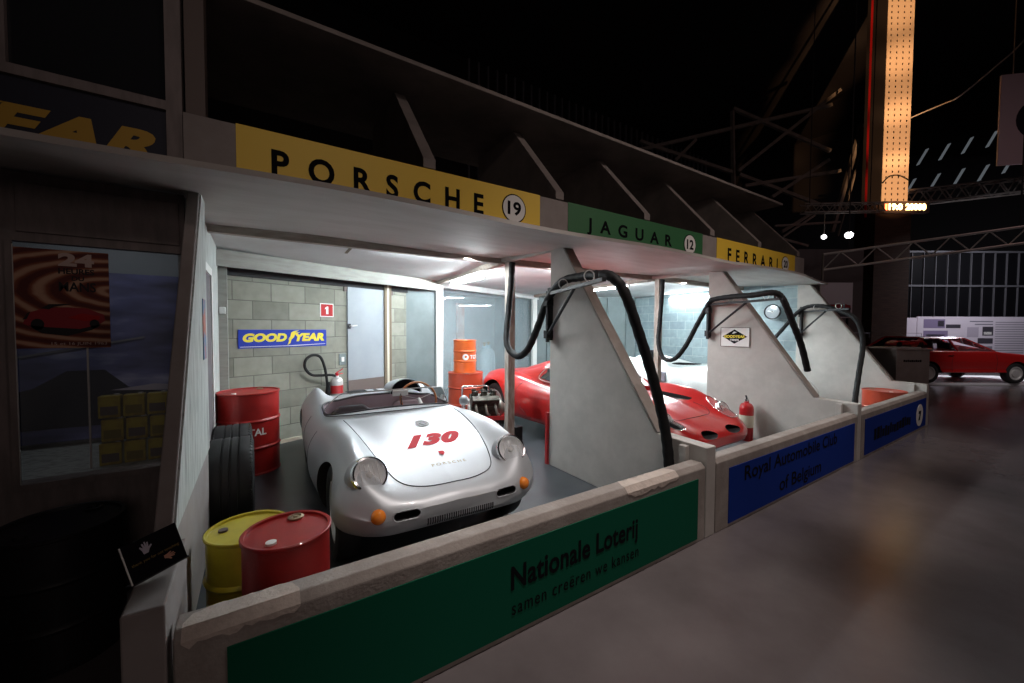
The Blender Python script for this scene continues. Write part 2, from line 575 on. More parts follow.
def flat(poly, m, parent, name, origin=(0, 0, 0), right=(1, 0, 0), up=(0, 0, 1), thick=0.003):
    """a thin printed or enamelled shape lying on a surface, polygon in right/up coordinates"""
    R, U = Vector(right).normalized(), Vector(up).normalized()
    N = R.cross(U)
    O = Vector(origin)
    b = MB()
    A = [b.v(O + R * x + U * y) for x, y in poly]
    B = [b.v(O + R * x + U * y + N * thick) for x, y in poly]
    n = len(poly)
    b.face(A[::-1])
    b.face(B)
    for i in range(n):
        b.face([A[i], A[(i + 1) % n], B[(i + 1) % n], B[i]])
    return b.build(name, m, parent)


def disc_poly(cx, cy, rx, ry=None, n=28):
    ry = ry or rx
    return [(cx + rx * math.cos(2 * PI * k / n), cy + ry * math.sin(2 * PI * k / n)) for k in range(n)]


def rect(x0, y0, x1, y1):
    return [(x0, y0), (x1, y0), (x1, y1), (x0, y1)]

# ------------------------------------------------------------------ hall shell
b = MB()
b.box((-9, -7, -0.1), (36, 19, 0))
struct(b.build('floor', M['floor']))
b = MB()
b.box((-9, 18.0, 0), (36, 18.2, 15))
struct(b.build('wall_back', M['hall']))
b = MB()
b.box((33, -7, 0), (33.2, 18.0, 15))
struct(b.build('wall_right', M['hall']))
b = MB()
b.box((-9.2, -7, 0), (-9, 18.2, 15))
struct(b.build('wall_left', M['hall']))
b = MB()
b.box((-9.2, -7.2, 0), (36, -7, 15))
struct(b.build('wall_front', M['hall']))
b = MB()
b.box((-9.2, -7.2, 15), (36, 18.2, 15.2))
struct(b.build('ceiling', M['hall']))
# ribbed cladding and the brown brick band on the far hall wall
b = MB()
x = 9.0
while x < 30:
    b.box((x, 17.9, 8.4), (x + 0.09, 18.0, 15))
    x += 0.55
b.box((8, 17.85, 11.3), (31, 18.0, 11.5))
b.box((8, 17.85, 13.6), (31, 18.0, 13.8))
struct(b.build('trim_1', M['hallrib']))
b = MB()
b.box((8, 17.9, 6.3), (30, 18.0, 8.3))
struct(b.build('trim_2', M['hallbrick']))

# ------------------------------------------------------------------ bays: floor, rear wall, ceilings, beams
XB = [-0.36, 2.76, 5.90, 9.04]          # left faces of the four buttress walls
TH = 0.12


def skew(x, a=5.65):
    return a + 0.42 * x


b = MB()
b.prism([(-0.38, 1.66), (9.16, 1.66), (9.16, skew(9.16, 6.3)), (-0.38, skew(-0.38, 6.3))], 0.0, 0.006, 'z')
struct(b.build('floor_bay', M['bayfloor']))
ang = math.atan(0.42)


def skew_wall(name, x0, x1, a, z0, z1, th, m):
    """a stretch of the rear wall, which runs skew to the pit front"""
    L = (x1 - x0) / math.cos(ang)
    q = MB()
    q.box((0, 0, 0), (L, th, z1 - z0))
    return q.build(name, m, loc=(x0, skew(x0, a), z0), rotz=ang)


struct(skew_wall('wall_rear', -0.45, 2.22, 5.91, 0, 2.6, 0.15, M['block']))
q = MB()
q.box((0, 0, 0), (4.3, 0.12, 2.6))
struct(q.build('wall_rear_blue', M['tealblock'], loc=(9.34, 3.3, 0), rotz=PI / 2))
struct(skew_wall('trim_15', -0.42, 2.24, 5.875, 2.17, 2.46, 0.03, M['dark']))  # dark strip standing in for the shadowed gap below the lintel
struct(skew_wall('trim_3', -0.42, 2.78, 5.60, 2.235, 2.42, 0.05, M['lintel']))
struct(skew_wall('trim_4', 2.86, 9.1, 5.60, 2.30, 2.42, 0.05, M['ceil']))
# timber stud at the left end of the lintel and the short return panel at its right
b = MB()
b.box((-0.37, 5.60, 0), (-0.285, 5.68, 2.24))
struct(b.build('trim_5', M['lintel']))
b = MB()
b.box((2.20, 6.86, 0), (2.86, 6.92, 2.6))
struct(b.build('wall_return', M['panel']))
b = MB()
b.prism([(9.12, 7.50), (5.92, 8.25), (5.92, 8.37), (9.12, 7.62)], 0, 2.6, 'z')
for k in range(5):
    xx = 6.4 + 0.6 * k
    b.bar((xx, 8.25 - (xx - 5.92) * 0.2344 - 0.02, 0), (xx, 8.25 - (xx - 5.92) * 0.2344 - 0.02, 2.4), 0.05, 0.04)
struct(b.build('wall_return_blue', M['panel']))
# ceiling sheets
b = MB()
A = [(-0.4, 4.62, 2.50), (9.16, 4.62, 2.50), (9.16, skew(9.16, 6.3), 2.40), (-0.4, skew(-0.4, 6.3), 2.40)]
lo = [b.v(p) for p in A]
hi = [b.v((p[0], p[1], p[2] + 0.03)) for p in A]
b.face(lo[::-1])
b.face(hi)
for i in range(4):
    b.face([lo[i], lo[(i + 1) % 4], hi[(i + 1) % 4], hi[i]])
struct(b.build('ceiling_bays', M['ceil']))
b = MB()
b.bar((0.93, 4.64, 2.492), (0.93, 6.2, 2.425), 0.035, 0.012)
struct(b.build('trim_6', M['brownjamb']))
b = MB()
b.box((-0.40, 4.54, 2.425), (9.16, 4.62, 2.53))
struct(b.build('trim_7', M['beam']))
for k, xb in enumerate((2.80, 5.97)):
    b = MB()
    b.bar((xb + 0.02, 4.62, 2.45), (xb + 0.02, skew(xb, 5.60), 2.385), 0.09, 0.07)
    struct(b.build('trim_%d' % (8 + k), M['beam']))
    b = MB()
    b.bar((xb + 0.02, 3.44, 2.43), (xb + 0.02, 4.54, 2.47), 0.08, 0.05)
    struct(b.build('trim_%d' % (10 + k), M['soffit']))
    b = MB()
    b.box((xb - 0.03, skew(xb, 5.62), 0), (xb + 0.10, skew(xb, 5.62) + 0.10, 2.42))
    struct(b.build('trim_%d' % (12 + k), M['white']))
    # timber post carrying the beam
    p = thing('timber_post', 'square timber post between the silver car bay and the engine stand' if k == 0 else 'square timber post in front of the pale car at the far bays',
              'post', (xb + 0.02 + 0.06, 4.46, 0), 0, None)
    b = MB()
    b.box((-0.06, -0.045, 0.006), (0.045, 0.045, 2.46))
    b.build('shaft', M['post'], p)
    if k == 0:
        b = MB()
        b.box((0.05, -0.06, 0.006), (0.17, 0.08, 0.20))
        b.build('foot_box', M['blackmetal'], p, bevel=0.005)
# bay side wall on the left
b = MB()
b.box((-0.44, 3.46, 0), (-0.37, 5.70, 2.46))
struct(b.build('wall_bay_left', M['rough']))
d = MB()
d.box((-0.37, 3.95, 0.0), (-0.355, 4.55, 2.02))
struct(d.build('door_2', M['greywall']))
d = MB()
d.box((-0.37, 3.88, 0.0), (-0.345, 3.95, 2.09)).box((-0.37, 4.55, 0.0), (-0.345, 4.62, 2.09)).box((-0.37, 3.95, 2.02), (-0.345, 4.55, 2.09))
struct(d.build('trim_14', M['white']))
# little white box high on the stud
b = MB()
b.box((-0.36, 5.565, 1.70), (-0.30, 5.60, 1.78))
tag(b.build('junction_box', M['white'], bevel=0.006), 'small white junction box on the pale stud in the left corner', 'junction box')

# sheet glazing at the back of the middle bay
b = MB()
L = (5.92 - 2.93) / math.cos(ang)
b.box((0, 0, 0), (L, 0.02, 2.36))
w1 = struct(b.build('window_1', M['backroom'], loc=(2.93, skew(2.93, 5.78), 0), rotz=ang))
b = MB()
b.box((-0.02, -0.03, 2.30), (L, 0.05, 2.36)).box((L * 0.66, -0.012, 0), (L * 0.66 + 0.035, 0.0, 2.3))
b.build('window_frame', M['ceil'], w1)
# the store room seen through the glazing
struct(skew_wall('wall_store', 2.5, 6.3, 7.55, 0, 2.6, 0.1, M['door']))
b = MB()
b.box((2.83, 7.0, 0), (2.90, 9.0, 2.6))
struct(b.build('wall_store_left', M['panel']))
b = MB()
b.box((5.93, 8.2, 0), (6.03, 10.2, 2.6))
struct(b.build('wall_store_right', M['panel']))
b = MB()
b.prism([(2.8, 6.9), (6.0, 8.24), (6.0, 10.2), (2.8, 9.0)], 2.45, 2.5, 'z')
struct(b.build('ceiling_store', M['ceil']))
for k, (x, w, z0, z1, mm) in enumerate(((3.05, 0.35, 0.2, 2.1, 'white'), (3.62, 0.30, 1.0, 2.2, 'brick'), (4.35, 0.28, 0.9, 2.2, 'brick'))):
    q = MB()
    q.box((0, -0.05, 0), (w, 0, z1 - z0))
    o = q.build('wall_sheet', M['white'] if mm == 'white' else M['storebrick'], loc=(x, skew(x, 7.53), z0), rotz=ang)
    tag(o, ('white sheet on the store room wall behind the glazing', 'rusty wall sheet in the store room above the gas bottles', 'narrower rusty wall sheet further right in the store room')[k], 'wall sheet')
for k, (x, dy) in enumerate(((3.75, 0.55), (4.15, 0.75), (4.62, 0.60), (4.95, 0.85))):
    q = MB()
    q.lathe([(0, 0), (0.17, 0), (0.18, 0.02), (0.18, 0.82), (0.165, 0.93), (0.10, 1.02), (0.05, 1.05), (0.05, 1.12), (0, 1.12)], 24)
    o = q.build('gas_bottle', M['bottle'], loc=(x, skew(x, 5.78) + dy, 0), smooth=40)
    q = MB()
    q.lathe([(0, 1.12), (0.025, 1.12), (0.025, 1.17), (0.045, 1.18), (0.045, 1.21), (0, 1.21)], 12)
    q.build('valve', M['bronze'], o)
    tag(o, ('grey-blue gas bottle behind the glazing, nearest the orange drums', 'second gas bottle from the orange drums behind the glazing', 'third gas bottle from the orange drums behind the glazing', 'gas bottle behind the glazing farthest from the orange drums')[k], 'gas bottle', 'gas bottles in the store room')

# ------------------------------------------------------------------ door, jambs, switch on the rear block wall


def on_wall(x, z, off=0.0, a=5.91):
    """point on the skew rear wall, off metres in front"""
    return (x + off * math.sin(ang), skew(x, a) - off * math.cos(ang), z)


WR = Vector((math.cos(ang), math.sin(ang), 0))
d1 = MB()
d1.box((0, -0.03, 0.02), (0.66, 0.0, 2.30))
door = struct(d1.build('door_1', M['door'], loc=on_wall(1.15, 0.0), rotz=ang))
q = MB()
q.box((0.0, -0.036, 0.54), (0.66, -0.03, 0.74))
q.build('kick_plate', M['kick'], door)
q = MB()
q.bar((0.03, -0.035, 1.57), (0.03, -0.075, 1.57), 0.018).bar((0.03, -0.075, 1.57), (0.13, -0.075, 1.585), 0.02)
q.build('door_handle', M['alu'], door, bevel=0.003)
q = MB()
q.box((-0.012, -0.036, 1.53), (0.045, -0.03, 1.61))
q.build('lock_plate', M['blackmetal'], door)
q = MB()
q.box((0.66, -0.05, 0), (0.71, 0, 2.3)).box((0.76, -0.05, 0), (0.80, 0, 2.3))
q.build('dark_jamb', M['brownjamb'], door)
q = MB()
q.box((0.71, -0.045, 0), (0.76, 0, 2.3))
q.build('pale_jamb', M['jamb'], door)
q = MB()
q.box((-0.05, -0.02, 2.10), (0.86, 0.0, 2.34))
q.build('head_jamb', M['kick'], door)

# baseboard strip of the block wall
struct(skew_wall('baseboard_rear', -0.40, 1.13, 5.875, 0, 0.05, 0.035, M['jamb']))

# light switch
sw = MB()
sw.box((-0.055, -0.012, -0.085), (0.055, 0, 0.085))
s = sw.build('light_switch', M['panel'], loc=on_wall(1.075, 1.07), rotz=ang, bevel=0.003)
tag(s, 'grey light switch beside the grey door of the silver car bay', 'light switch')
q = MB()
q.box((-0.022, -0.02, -0.035), (0.022, -0.012, 0.035))
q.build('rocker', M['white'], s)

# ------------------------------------------------------------------ buttress walls
BP = [(3.45, 0.006), (3.45, 2.44), (3.25, 2.425), (2.04, 0.69), (1.60, 0.675), (1.60, 0.0), (1.66, 0.0)]
names = ['sloping dark buttress wall beside the kiosk window, far left',
         'grey sloping buttress wall between the silver car and the red car',
         'pale sloping buttress wall carrying the small black diamond plate',
         'pale sloping buttress wall carrying the round gauge, farthest one']
BUTT = []
for k, xb in enumerate(XB):
    t = thing('buttress_wall', names[k], 'buttress', (xb, 0, 0))
    q = MB()
    if k:
        q.prism(BP, 0.0, TH, 'x')
    else:
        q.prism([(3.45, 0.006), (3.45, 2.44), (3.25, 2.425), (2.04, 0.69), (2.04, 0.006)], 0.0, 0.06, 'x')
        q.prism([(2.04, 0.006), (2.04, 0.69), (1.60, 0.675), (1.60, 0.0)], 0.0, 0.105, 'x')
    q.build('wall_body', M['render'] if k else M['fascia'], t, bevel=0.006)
    if k == 0:
        q = MB()      # weathered facing on the bay side
        q.prism([(3.45, 0.7), (3.45, 2.41), (3.27, 2.41), (2.06, 0.70)], 0.06, 0.068, 'x')
        q.build('facing', M['rough'], t)
    else:
        q = MB()
        q.bar((TH / 2, 3.245, 2.42), (TH / 2, 2.035, 0.70), TH + 0.01, 0.018, up=(1, 0, 0)) if False else None
        dv = Vector((0, 2.035 - 3.245, 0.70 - 2.42)).normalized()
        nn = Vector((0, -dv.z, dv.y)) * -0.008
        q.prism([(3.242, 2.415), (2.032, 0.692), (2.020, 0.70), (3.230, 2.423)], -0.004, TH + 0.004, 'x')
        q.build('edge_board', M['coping'], t)
        q = MB()
        q.box((-0.05, 1.74, 0.006), (-0.002, 1.80, 0.66))
        q.build('stud', M['render'], t, bevel=0.004)
    BUTT.append(t)

# ------------------------------------------------------------------ pit barriers with sponsor banners


def barrier(x0, x1, label, banner, bx0, bx1, chips):
    t = thing('pit_barrier', label, 'barrier', (x0, 1.60, 0))
    L = x1 - x0
    q = MB()
    q.prism([(0, 0.0), (0, 0.535), (0.03, 0.565), (0.115, 0.565), (0.12, 0.55), (0.12, 0.0)], 0, L, 'x')
    q.build('wall_body', M['coping'], t, bevel=0.006)
    q = MB()
    q.box((bx0 - x0, -0.006, 0.03), (bx1 - x0, 0.0, 0.47))
    p = q.build('banner', banner, t)
    for cx0, cx1, jag in chips:
        q = MB()
        n = 16
        r = random.Random(int(cx0 * 100))
        rows = []
        for i in range(n + 1):
            xx = cx0 - x0 + (cx1 - cx0) * i / n
            endf = 0.25 if i in (0, n) else 1.0
            rows.append([(xx, 0.03 + (0.062 + 0.02 * r.random()) * endf, 0.5672), (xx, 0.029, 0.5672), (xx, -0.0025, 0.536), (xx, -0.0025, 0.534 - (0.006 + jag * r.random()) * endf)])
        V = [[q.v(p) for p in R_] for R_ in rows]
        for i in range(n):
            for j in range(3):
                q.face([V[i][j], V[i + 1][j], V[i + 1][j + 1], V[i][j + 1]])
        q.build('chipped_patch', M['chip'], t)
    return t, p


X3 = (1, 0, 0)
Z3 = (0, 0, 1)
t1, p1 = barrier(-0.24, 2.745, 'long pit wall in front of the silver car with green lottery banner', M['bgreen'], -0.10, 2.65, [(-0.22, 0.12, 0.02), (1.9, 2.42, 0.03)])
O = -0.24
lettering('Nationale Loterij', M['ink'], p1, (1.04 - O, -0.006, 0.205), X3, Z3, 0.95, 0.16, 0.022, spacing=1.02)
lettering('samen creëren we kansen', M['ink'], p1, (1.045 - O, -0.006, 0.115), X3, Z3, 0.955, 0.072, 0.004, spacing=1.15)
t2, p2 = barrier(2.895, 5.885, 'pit wall in front of the red coupe with bright blue automobile club banner', M['bblue'], 3.07, 5.79, [])
O = 2.895
lettering('Royal Automobile Club', M['ink'], p2, (3.30 - O, -0.006, 0.285), X3, Z3, 1.95, 0.16, 0.012)
lettering('of Belgium', M['ink'], p2, (3.92 - O, -0.006, 0.055), X3, Z3, 0.92, 0.165, 0.012)
t3, p3 = barrier(6.035, 9.032, 'farthest pit wall with dark blue banner and a white roundel', M['bblue'], 6.15, 8.98, [])
O = 6.035
b = flat(disc_poly(8.60 - O, 0.235, 0.19, 0.17), M['white'], p3, 'roundel', (0, -0.006, 0), X3, Z3)
q = MB()
rr = random.Random(5)
xx = 6.48 - O
while xx < 8.05 - O:
    w_ = 0.05 + 0.06 * rr.random()
    q.box((xx, -0.008, 0.15 + 0.02 * rr.random()), (xx + w_, -0.0055, 0.26 + 0.06 * rr.random()))
    xx += w_ + 0.025
q.build('faded_dark_print', M['ink'], p3)
flat([(8.52 - O, 0.16), (8.60 - O, 0.16), (8.66 - O, 0.30), (8.54 - O, 0.30), (8.53 - O, 0.26), (8.60 - O, 0.26)], M['ink'], p3, 'roundel_mark', (0, -0.010, 0), X3, Z3)
# joint post between first and second barrier stands on the buttress nose: thin vertical cover strips
# ------------------------------------------------------------------ canopy, fascia signs, fins, upper roof
b = MB()
front = [(-2.2, 2.62), (-0.27, 2.60), (1.4, 2.60), (2.9, 2.62), (4.6, 2.60), (7.2, 2.66), (9.25, 3.02)]
rear = [(9.25, 4.54), (-2.2, 4.54)]


def canopy_z(x, y):
    sag = 0.012 * math.sin(x * 2.1 + 0.4)
    return 2.375 + (y - 2.6) * 0.062 + sag + (0.012 if x > 5 else 0)


ny, nx = 6, 40
lo = []
for i in range(nx + 1):
    x = -2.2 + (9.25 + 2.2) * i / nx
    y0 = np.interp(x, [p[0] for p in front], [p[1] for p in front])
    lo.append([(x, y0 + (4.54 - y0) * j / ny) for j in range(ny + 1)])
V0 = [[b.v((x, y, canopy_z(x, y))) for x, y in r] for r in lo]
V1 = [[b.v((x, y, canopy_z(x, y) + 0.032)) for x, y in r] for r in lo]
for i in range(nx):
    for j in range(ny):
        b.face([V0[i][j], V0[i][j + 1], V0[i + 1][j + 1], V0[i + 1][j]])
        b.face([V1[i][j], V1[i + 1][j], V1[i + 1][j + 1], V1[i][j + 1]])
    b.face([V0[i][0], V0[i + 1][0], V1[i + 1][0], V1[i][0]])
    b.face([V0[i][ny], V1[i][ny], V1[i + 1][ny], V0[i + 1][ny]])
for i in (0, nx):
    for j in range(ny):
        b.face([V0[i][j], V1[i][j], V1[i][j + 1], V0[i][j + 1]])
tag(b.build('pit_canopy', M['soffit']), 'long pale plywood canopy over all the pit bays', 'canopy')

SIGN_Y = 2.90


def fascia(x0, x1, m, word, wx0, wx1, wz0, wz1, num, nx_, nz, label, colour):
    t = thing('fascia_sign', label, 'sign', (x0, SIGN_Y, 2.44))
    q = MB()
    q.box((0, 0, 0.020), (x1 - x0, 0.03, 0.33))
    q.build('board', m, t)
    lettering(word, M['ink'], t, (wx0 - x0, 0, wz0 - 2.44), X3, Z3, wx1 - wx0, wz1 - wz0, 0.03, spacing=2.1)
    r = flat(disc_poly(nx_ - x0, nz - 2.44, 0.125), M['ink'], t, 'roundel_rim', (0, -0.001, 0), X3, Z3, 0.003)
    r2 = flat(disc_poly(nx_ - x0, nz - 2.44, 0.115), M['white'], r, 'roundel', (0, -0.003, 0), X3, Z3, 0.003)
    lettering(num, M['ink'], r, (nx_ - x0 - 0.07, -0.006, nz - 2.44 - 0.06), X3, Z3, 0.14, 0.12, 0.03, name='number')
    return t


fascia(-0.09, 2.19, M['yellow'], 'PORSCHE', 0.09, 1.60, 2.495, 2.665, '19', 1.905, 2.60, 'yellow fascia board with spaced black letters and number nineteen roundel', 'yellow')
fascia(2.53, 4.80, M['green'], 'JAGUAR', 2.78, 4.16, 2.49, 2.665, '12', 4.52, 2.60, 'dark green fascia board with number twelve roundel', 'green')
fascia(5.13, 7.47, M['yellow'], 'FERRARI', 5.40, 6.86, 2.48, 2.665, '20', 7.12, 2.60, 'yellow fascia board farthest along, with number twenty roundel', 'yellow')
# plain grey lengths of fascia between the signs
for k, (a, c, lab) in enumerate(((-0.335, -0.09, 'grey fascia panel left of the first yellow sign'), (2.19, 2.53, 'grey fascia panel between the yellow and the green sign'),
                                 (4.80, 5.13, 'grey fascia panel between the green sign and the far yellow sign'), (7.47, 7.83, 'grey fascia panel at the far right end of the signs'))):
    q = MB()
    q.box((a, SIGN_Y + 0.003, 2.46), (c, SIGN_Y + 0.035, 2.765))
    mid = (a + c) / 2
    tag(q.build('plain_fascia', M['fascia'], bevel=0.003), lab, 'panel', 'plain fascia panels')
# fins carrying the upper roof
finlab = ['upright dark fin at the left end above the first grey fascia panel', 'tapered roof fin above the middle of the first yellow sign', 'tapered roof fin above the number nineteen roundel', 'tapered roof fin above the middle of the green sign',
          'tapered roof fin above the number twelve roundel', 'tapered roof fin above the middle of the far yellow sign', 'tapered roof fin at the far right end']
for k, xf in enumerate((-0.27, 1.08, 2.38, 3.66, 4.98, 6.24, 7.55)):
    if k == 0:
        q = MB()
        q.box((-0.325, 2.94, 2.42), (-0.235, 3.10, 3.70))
        tag(q.build('roof_post', M['kick']), 'brown upright post at the left end above the first grey fascia panel', 'post')
        continue
    q = MB()
    q.prism([(2.905, 2.78), (2.905, 2.85), (3.66, 3.72), (4.45, 3.72), (4.45, 2.52), (3.3, 2.45), (2.95, 2.77)], xf, xf + 0.10, 'x')
    tag(q.build('roof_fin', M['fin'], bevel=0.004), finlab[k], 'roof fin', 'roof fins above the signs')
q = MB()
q.box((-0.45, 3.18, 3.70), (7.66, 4.7, 3.735))
tag(q.build('upper_roof', M['fin'], bevel=0.004), 'thin upper roof slab resting on the tapered fins', 'roof')

# ------------------------------------------------------------------ kiosk at the left
KY = 3.30
t = thing('kiosk_front', 'dark grey kiosk front with one large window, far left', 'kiosk', (-2.2, KY, 0))
q = MB()
q.box((0, 0, 0), (1.815, 0.06, 0.66))
q.box((0, 0, 2.02), (1.815, 0.06, 2.40))
q.box((0, 0, 0.66), (1.06, 0.06, 2.02))
q.build('wall_body', M['frame'], t)
q = MB()
q.box((1.10, -0.012, 2.07), (1.79, 0.0, 2.34))
q.build('header_panel', M['frame'], t, bevel=0.004)
q = MB()
q.box((1.06, -0.02, 0.63), (1.815, 0.09, 0.665)).box((1.06, -0.015, 0.665), (1.085, 0.0, 2.02))
q.build('window_frame', M['frame'], t)
q = MB()
q.box((1.085, 0.02, 0.665), (1.815, 0.026, 2.02))
q.build('window_pane', M['pane'], t)
q = MB()
q.box((1.08, -0.012, 0.66), (1.088, -0.002, 2.0)).box((1.352, 0.012, 0.70), (1.36, 0.019, 1.43))
q.build('glass_edge', M['alu'], t)
# inside: pale back wall, mural, shelf
q = MB()
q.box((-2.2, 4.30, 0), (-0.44, 4.36, 2.41))
struct(q.build('wall_kiosk', M['door']))
q = MB()
q.box((-2.2, 3.392, 0.62), (-0.45, 4.30, 0.66))
tag(q.build('window_shelf', M['rough']), 'weathered grey display shelf inside the kiosk window', 'shelf')

# mural: dark blue sweep with light streaks
m = mat('mural_print', (0.02, 0.025, 0.06), 0.6)
nt = m.node_tree
bs = nt.nodes['Principled BSDF']
tc = nt.nodes.new('ShaderNodeTexCoord')
mp = nt.nodes.new('ShaderNodeMapping')
mp.inputs['Rotation'].default_value = (0, math.radians(-14), 0)
mp.inputs['Scale'].default_value = (0.7, 1, 2.4)
nz = nt.nodes.new('ShaderNodeTexNoise')
nz.inputs['Scale'].default_value = 2.2
nz.inputs['Detail'].default_value = 5
rp = nt.nodes.new('ShaderNodeValToRGB')
e = rp.color_ramp.elements
e[0].position, e[0].color = 0.30, (0.012, 0.014, 0.035, 1)
e[1].position, e[1].color = 0.70, (0.50, 0.51, 0.72, 1)
x = e.new(0.55)
x.color = (0.14, 0.15, 0.34, 1)
nt.links.new(tc.outputs['Object'], mp.inputs['Vector'])
nt.links.new(mp.outputs['Vector'], nz.inputs['Vector'])
nt.links.new(nz.outputs['Fac'], rp.inputs['Fac'])
nt.links.new(rp.outputs['Color'], bs.inputs['Base Color'])
t = thing('mural_board', 'dark blue mural of a racing car at speed inside the kiosk window', 'mural', (-1.7, 4.20, 0.70))
q = MB()
q.box((0, 0, 0), (1.24, 0.02, 1.26))
q.build('print', m, t)
flat([(0.05, 0.20), (0.12, 0.34), (0.35, 0.40), (0.52, 0.52), (0.72, 0.52), (0.85, 0.38), (1.15, 0.30), (1.20, 0.18), (1.0, 0.10), (0.2, 0.10)], M['navy'], t, 'car_print', (0, 0, 0), X3, Z3, 0.004)
flat([(0.75, 0.36), (1.2, 0.33), (1.22, 0.37), (1.0, 0.395)], M['handgrey'], t, 'streak_print', (0, -0.004, 0), X3, Z3, 0.003)
flat([(0.0, 0.56), (0.95, 0.76), (0.95, 0.775), (0.0, 0.575)], M['inkgrey'], t, 'streak_print', (0, -0.004, 0), X3, Z3, 0.003)

# yellow oil cans, stacked three high
can_lab = {0: 'bottom', 1: 'middle', 2: 'top'}
CX = [-0.80, -0.685, -0.57]
for lv in range(3):
    for k in range(3):
        side = ['left end', 'centre', 'right end'][k]
        q = MB()
        w, dp, h = 0.105, 0.07, 0.142
        z0 = 0.66 + lv * 0.152
        x0 = CX[k] + (0.012 if lv == 1 else 0.0)
        t = thing('oil_can', 'yellow oil can at the %s of the %s row on the kiosk shelf' % (side, can_lab[lv]), 'oil can', (x0, 3.52 + 0.004 * k, z0), 0, 'yellow oil cans in the kiosk window')
        q.box((-w / 2, -dp / 2, 0), (w / 2, dp / 2, h))
        q.build('can_body', M['cangold'], t, bevel=0.006)
        q = MB()
        q.box((-w / 2 + 0.012, -dp / 2 - 0.001, 0.02), (w / 2 - 0.012, -dp / 2, 0.075))
        q.build('can_label', M['cantin'] if (k + lv) % 2 else M['kick'], t)
        q = MB()
        q.lathe([(0, h), (0.014, h), (0.014, h + 0.008), (0, h + 0.008)], 10, (0.03, 0, 0))
        q.build('cap', M['alu'], t)

# race poster hung in the window
m = mat('poster_swirl', (0.25, 0.07, 0.03), 0.7)
nt = m.node_tree
bs = nt.nodes['Principled BSDF']
tc = nt.nodes.new('ShaderNodeTexCoord')
mp = nt.nodes.new('ShaderNodeMapping')
mp.inputs['Location'].default_value = (-0.23, 0, -0.83)
mp.inputs['Rotation'].default_value = (0, math.radians(-12), 0)
wv = nt.nodes.new('ShaderNodeTexWave')
wv.wave_type = 'RINGS'
wv.rings_direction = 'SPHERICAL'
wv.inputs['Scale'].default_value = 2.6
wv.inputs['Distortion'].default_value = 1.6
wv.inputs['Detail'].default_value = 2
wv.inputs['Detail Scale'].default_value = 2.0
mp.inputs['Scale'].default_value = (1.0, 1, 2.3)
rp = nt.nodes.new('ShaderNodeValToRGB')
e = rp.color_ramp.elements
e[0].position, e[0].color = 0.15, (0.10, 0.02, 0.015, 1)
e[1].position, e[1].color = 0.95, (0.50, 0.30, 0.20, 1)
x = e.new(0.6)
x.color = (0.24, 0.07, 0.035, 1)
nt.links.new(tc.outputs['Object'], mp.inputs['Vector'])
nt.links.new(mp.outputs['Vector'], wv.inputs['Vector'])
nt.links.new(wv.outputs['Color'], rp.inputs['Fac'])
nt.links.new(rp.outputs['Color'], bs.inputs['Base Color'])
PW, PH = 0.375, 0.56
t = thing('race_poster', 'brown and red race poster hanging in the kiosk window', 'poster', (-1.115, KY - 0.008, 1.425))
q = MB()
q.box((0, 0, 0), (PW, 0.004, PH))
q.build('sheet', m, t)
lettering('24', M['paperpale'], t, (0.17, 0, 0.47), X3, Z3, 0.145, 0.075, 0.05, name='headline')
lettering('HEURES', M['paperblack'], t, (0.17, 0, 0.425), X3, Z3, 0.145, 0.033, 0.03)
lettering('DU', M['paperblack'], t, (0.222, 0, 0.388), X3, Z3, 0.05, 0.026, 0.03)
lettering('MANS', M['paperblack'], t, (0.17, 0, 0.325), X3, Z3, 0.15, 0.055, 0.02)
lettering('15 et 16 JUIN 1963', M['paperpale'], t, (0.135, 0, 0.012), X3, Z3, 0.225, 0.022, 0.0, name='date_line')
flat([(0.03, 0.14), (0.05, 0.20), (0.11, 0.225), (0.2, 0.235), (0.28, 0.23), (0.35, 0.195), (0.355, 0.16), (0.3, 0.11), (0.2, 0.075), (0.10, 0.09)], M['paperred'], t, 'printed_car', (0, -0.001, 0), X3, Z3, 0.001)
flat([(0.20, 0.175), (0.26, 0.20), (0.335, 0.185), (0.33, 0.165), (0.27, 0.155)], M['dred'], t, 'printed_wing', (0, -0.002, 0), X3, Z3, 0.001)
for cx_, cz_, rr_ in ((0.085, 0.135, 0.032), (0.31, 0.14, 0.026)):
    flat(disc_poly(cx_, cz_, rr_ * 0.8, rr_, 20), M['paperblack'], t, 'printed_wheel', (0, -0.002, 0), X3, Z3, 0.001)
flat([(0.03, 0.16), (0.05, 0.20), (0.06, 0.205), (0.045, 0.165)], M['paperblack'], t, 'printed_tail', (0, -0.002, 0), X3, Z3, 0.001)
flat([(0.10, 0.225), (0.13, 0.25), (0.22, 0.255), (0.21, 0.25), (0.15, 0.237), (0.13, 0.22)], M['paperblack'], t, 'printed_screen', (0, -0.002, 0), X3, Z3, 0.001)
flat([(0.05, 0.13), (0.10, 0.085), (0.2, 0.07), (0.30, 0.105), (0.34, 0.14), (0.25, 0.11), (0.12, 0.12)], M['paperblack'], t, 'printed_shadow', (0, -0.002, 0), X3, Z3, 0.001)

# black drums in the dark in front of the kiosk


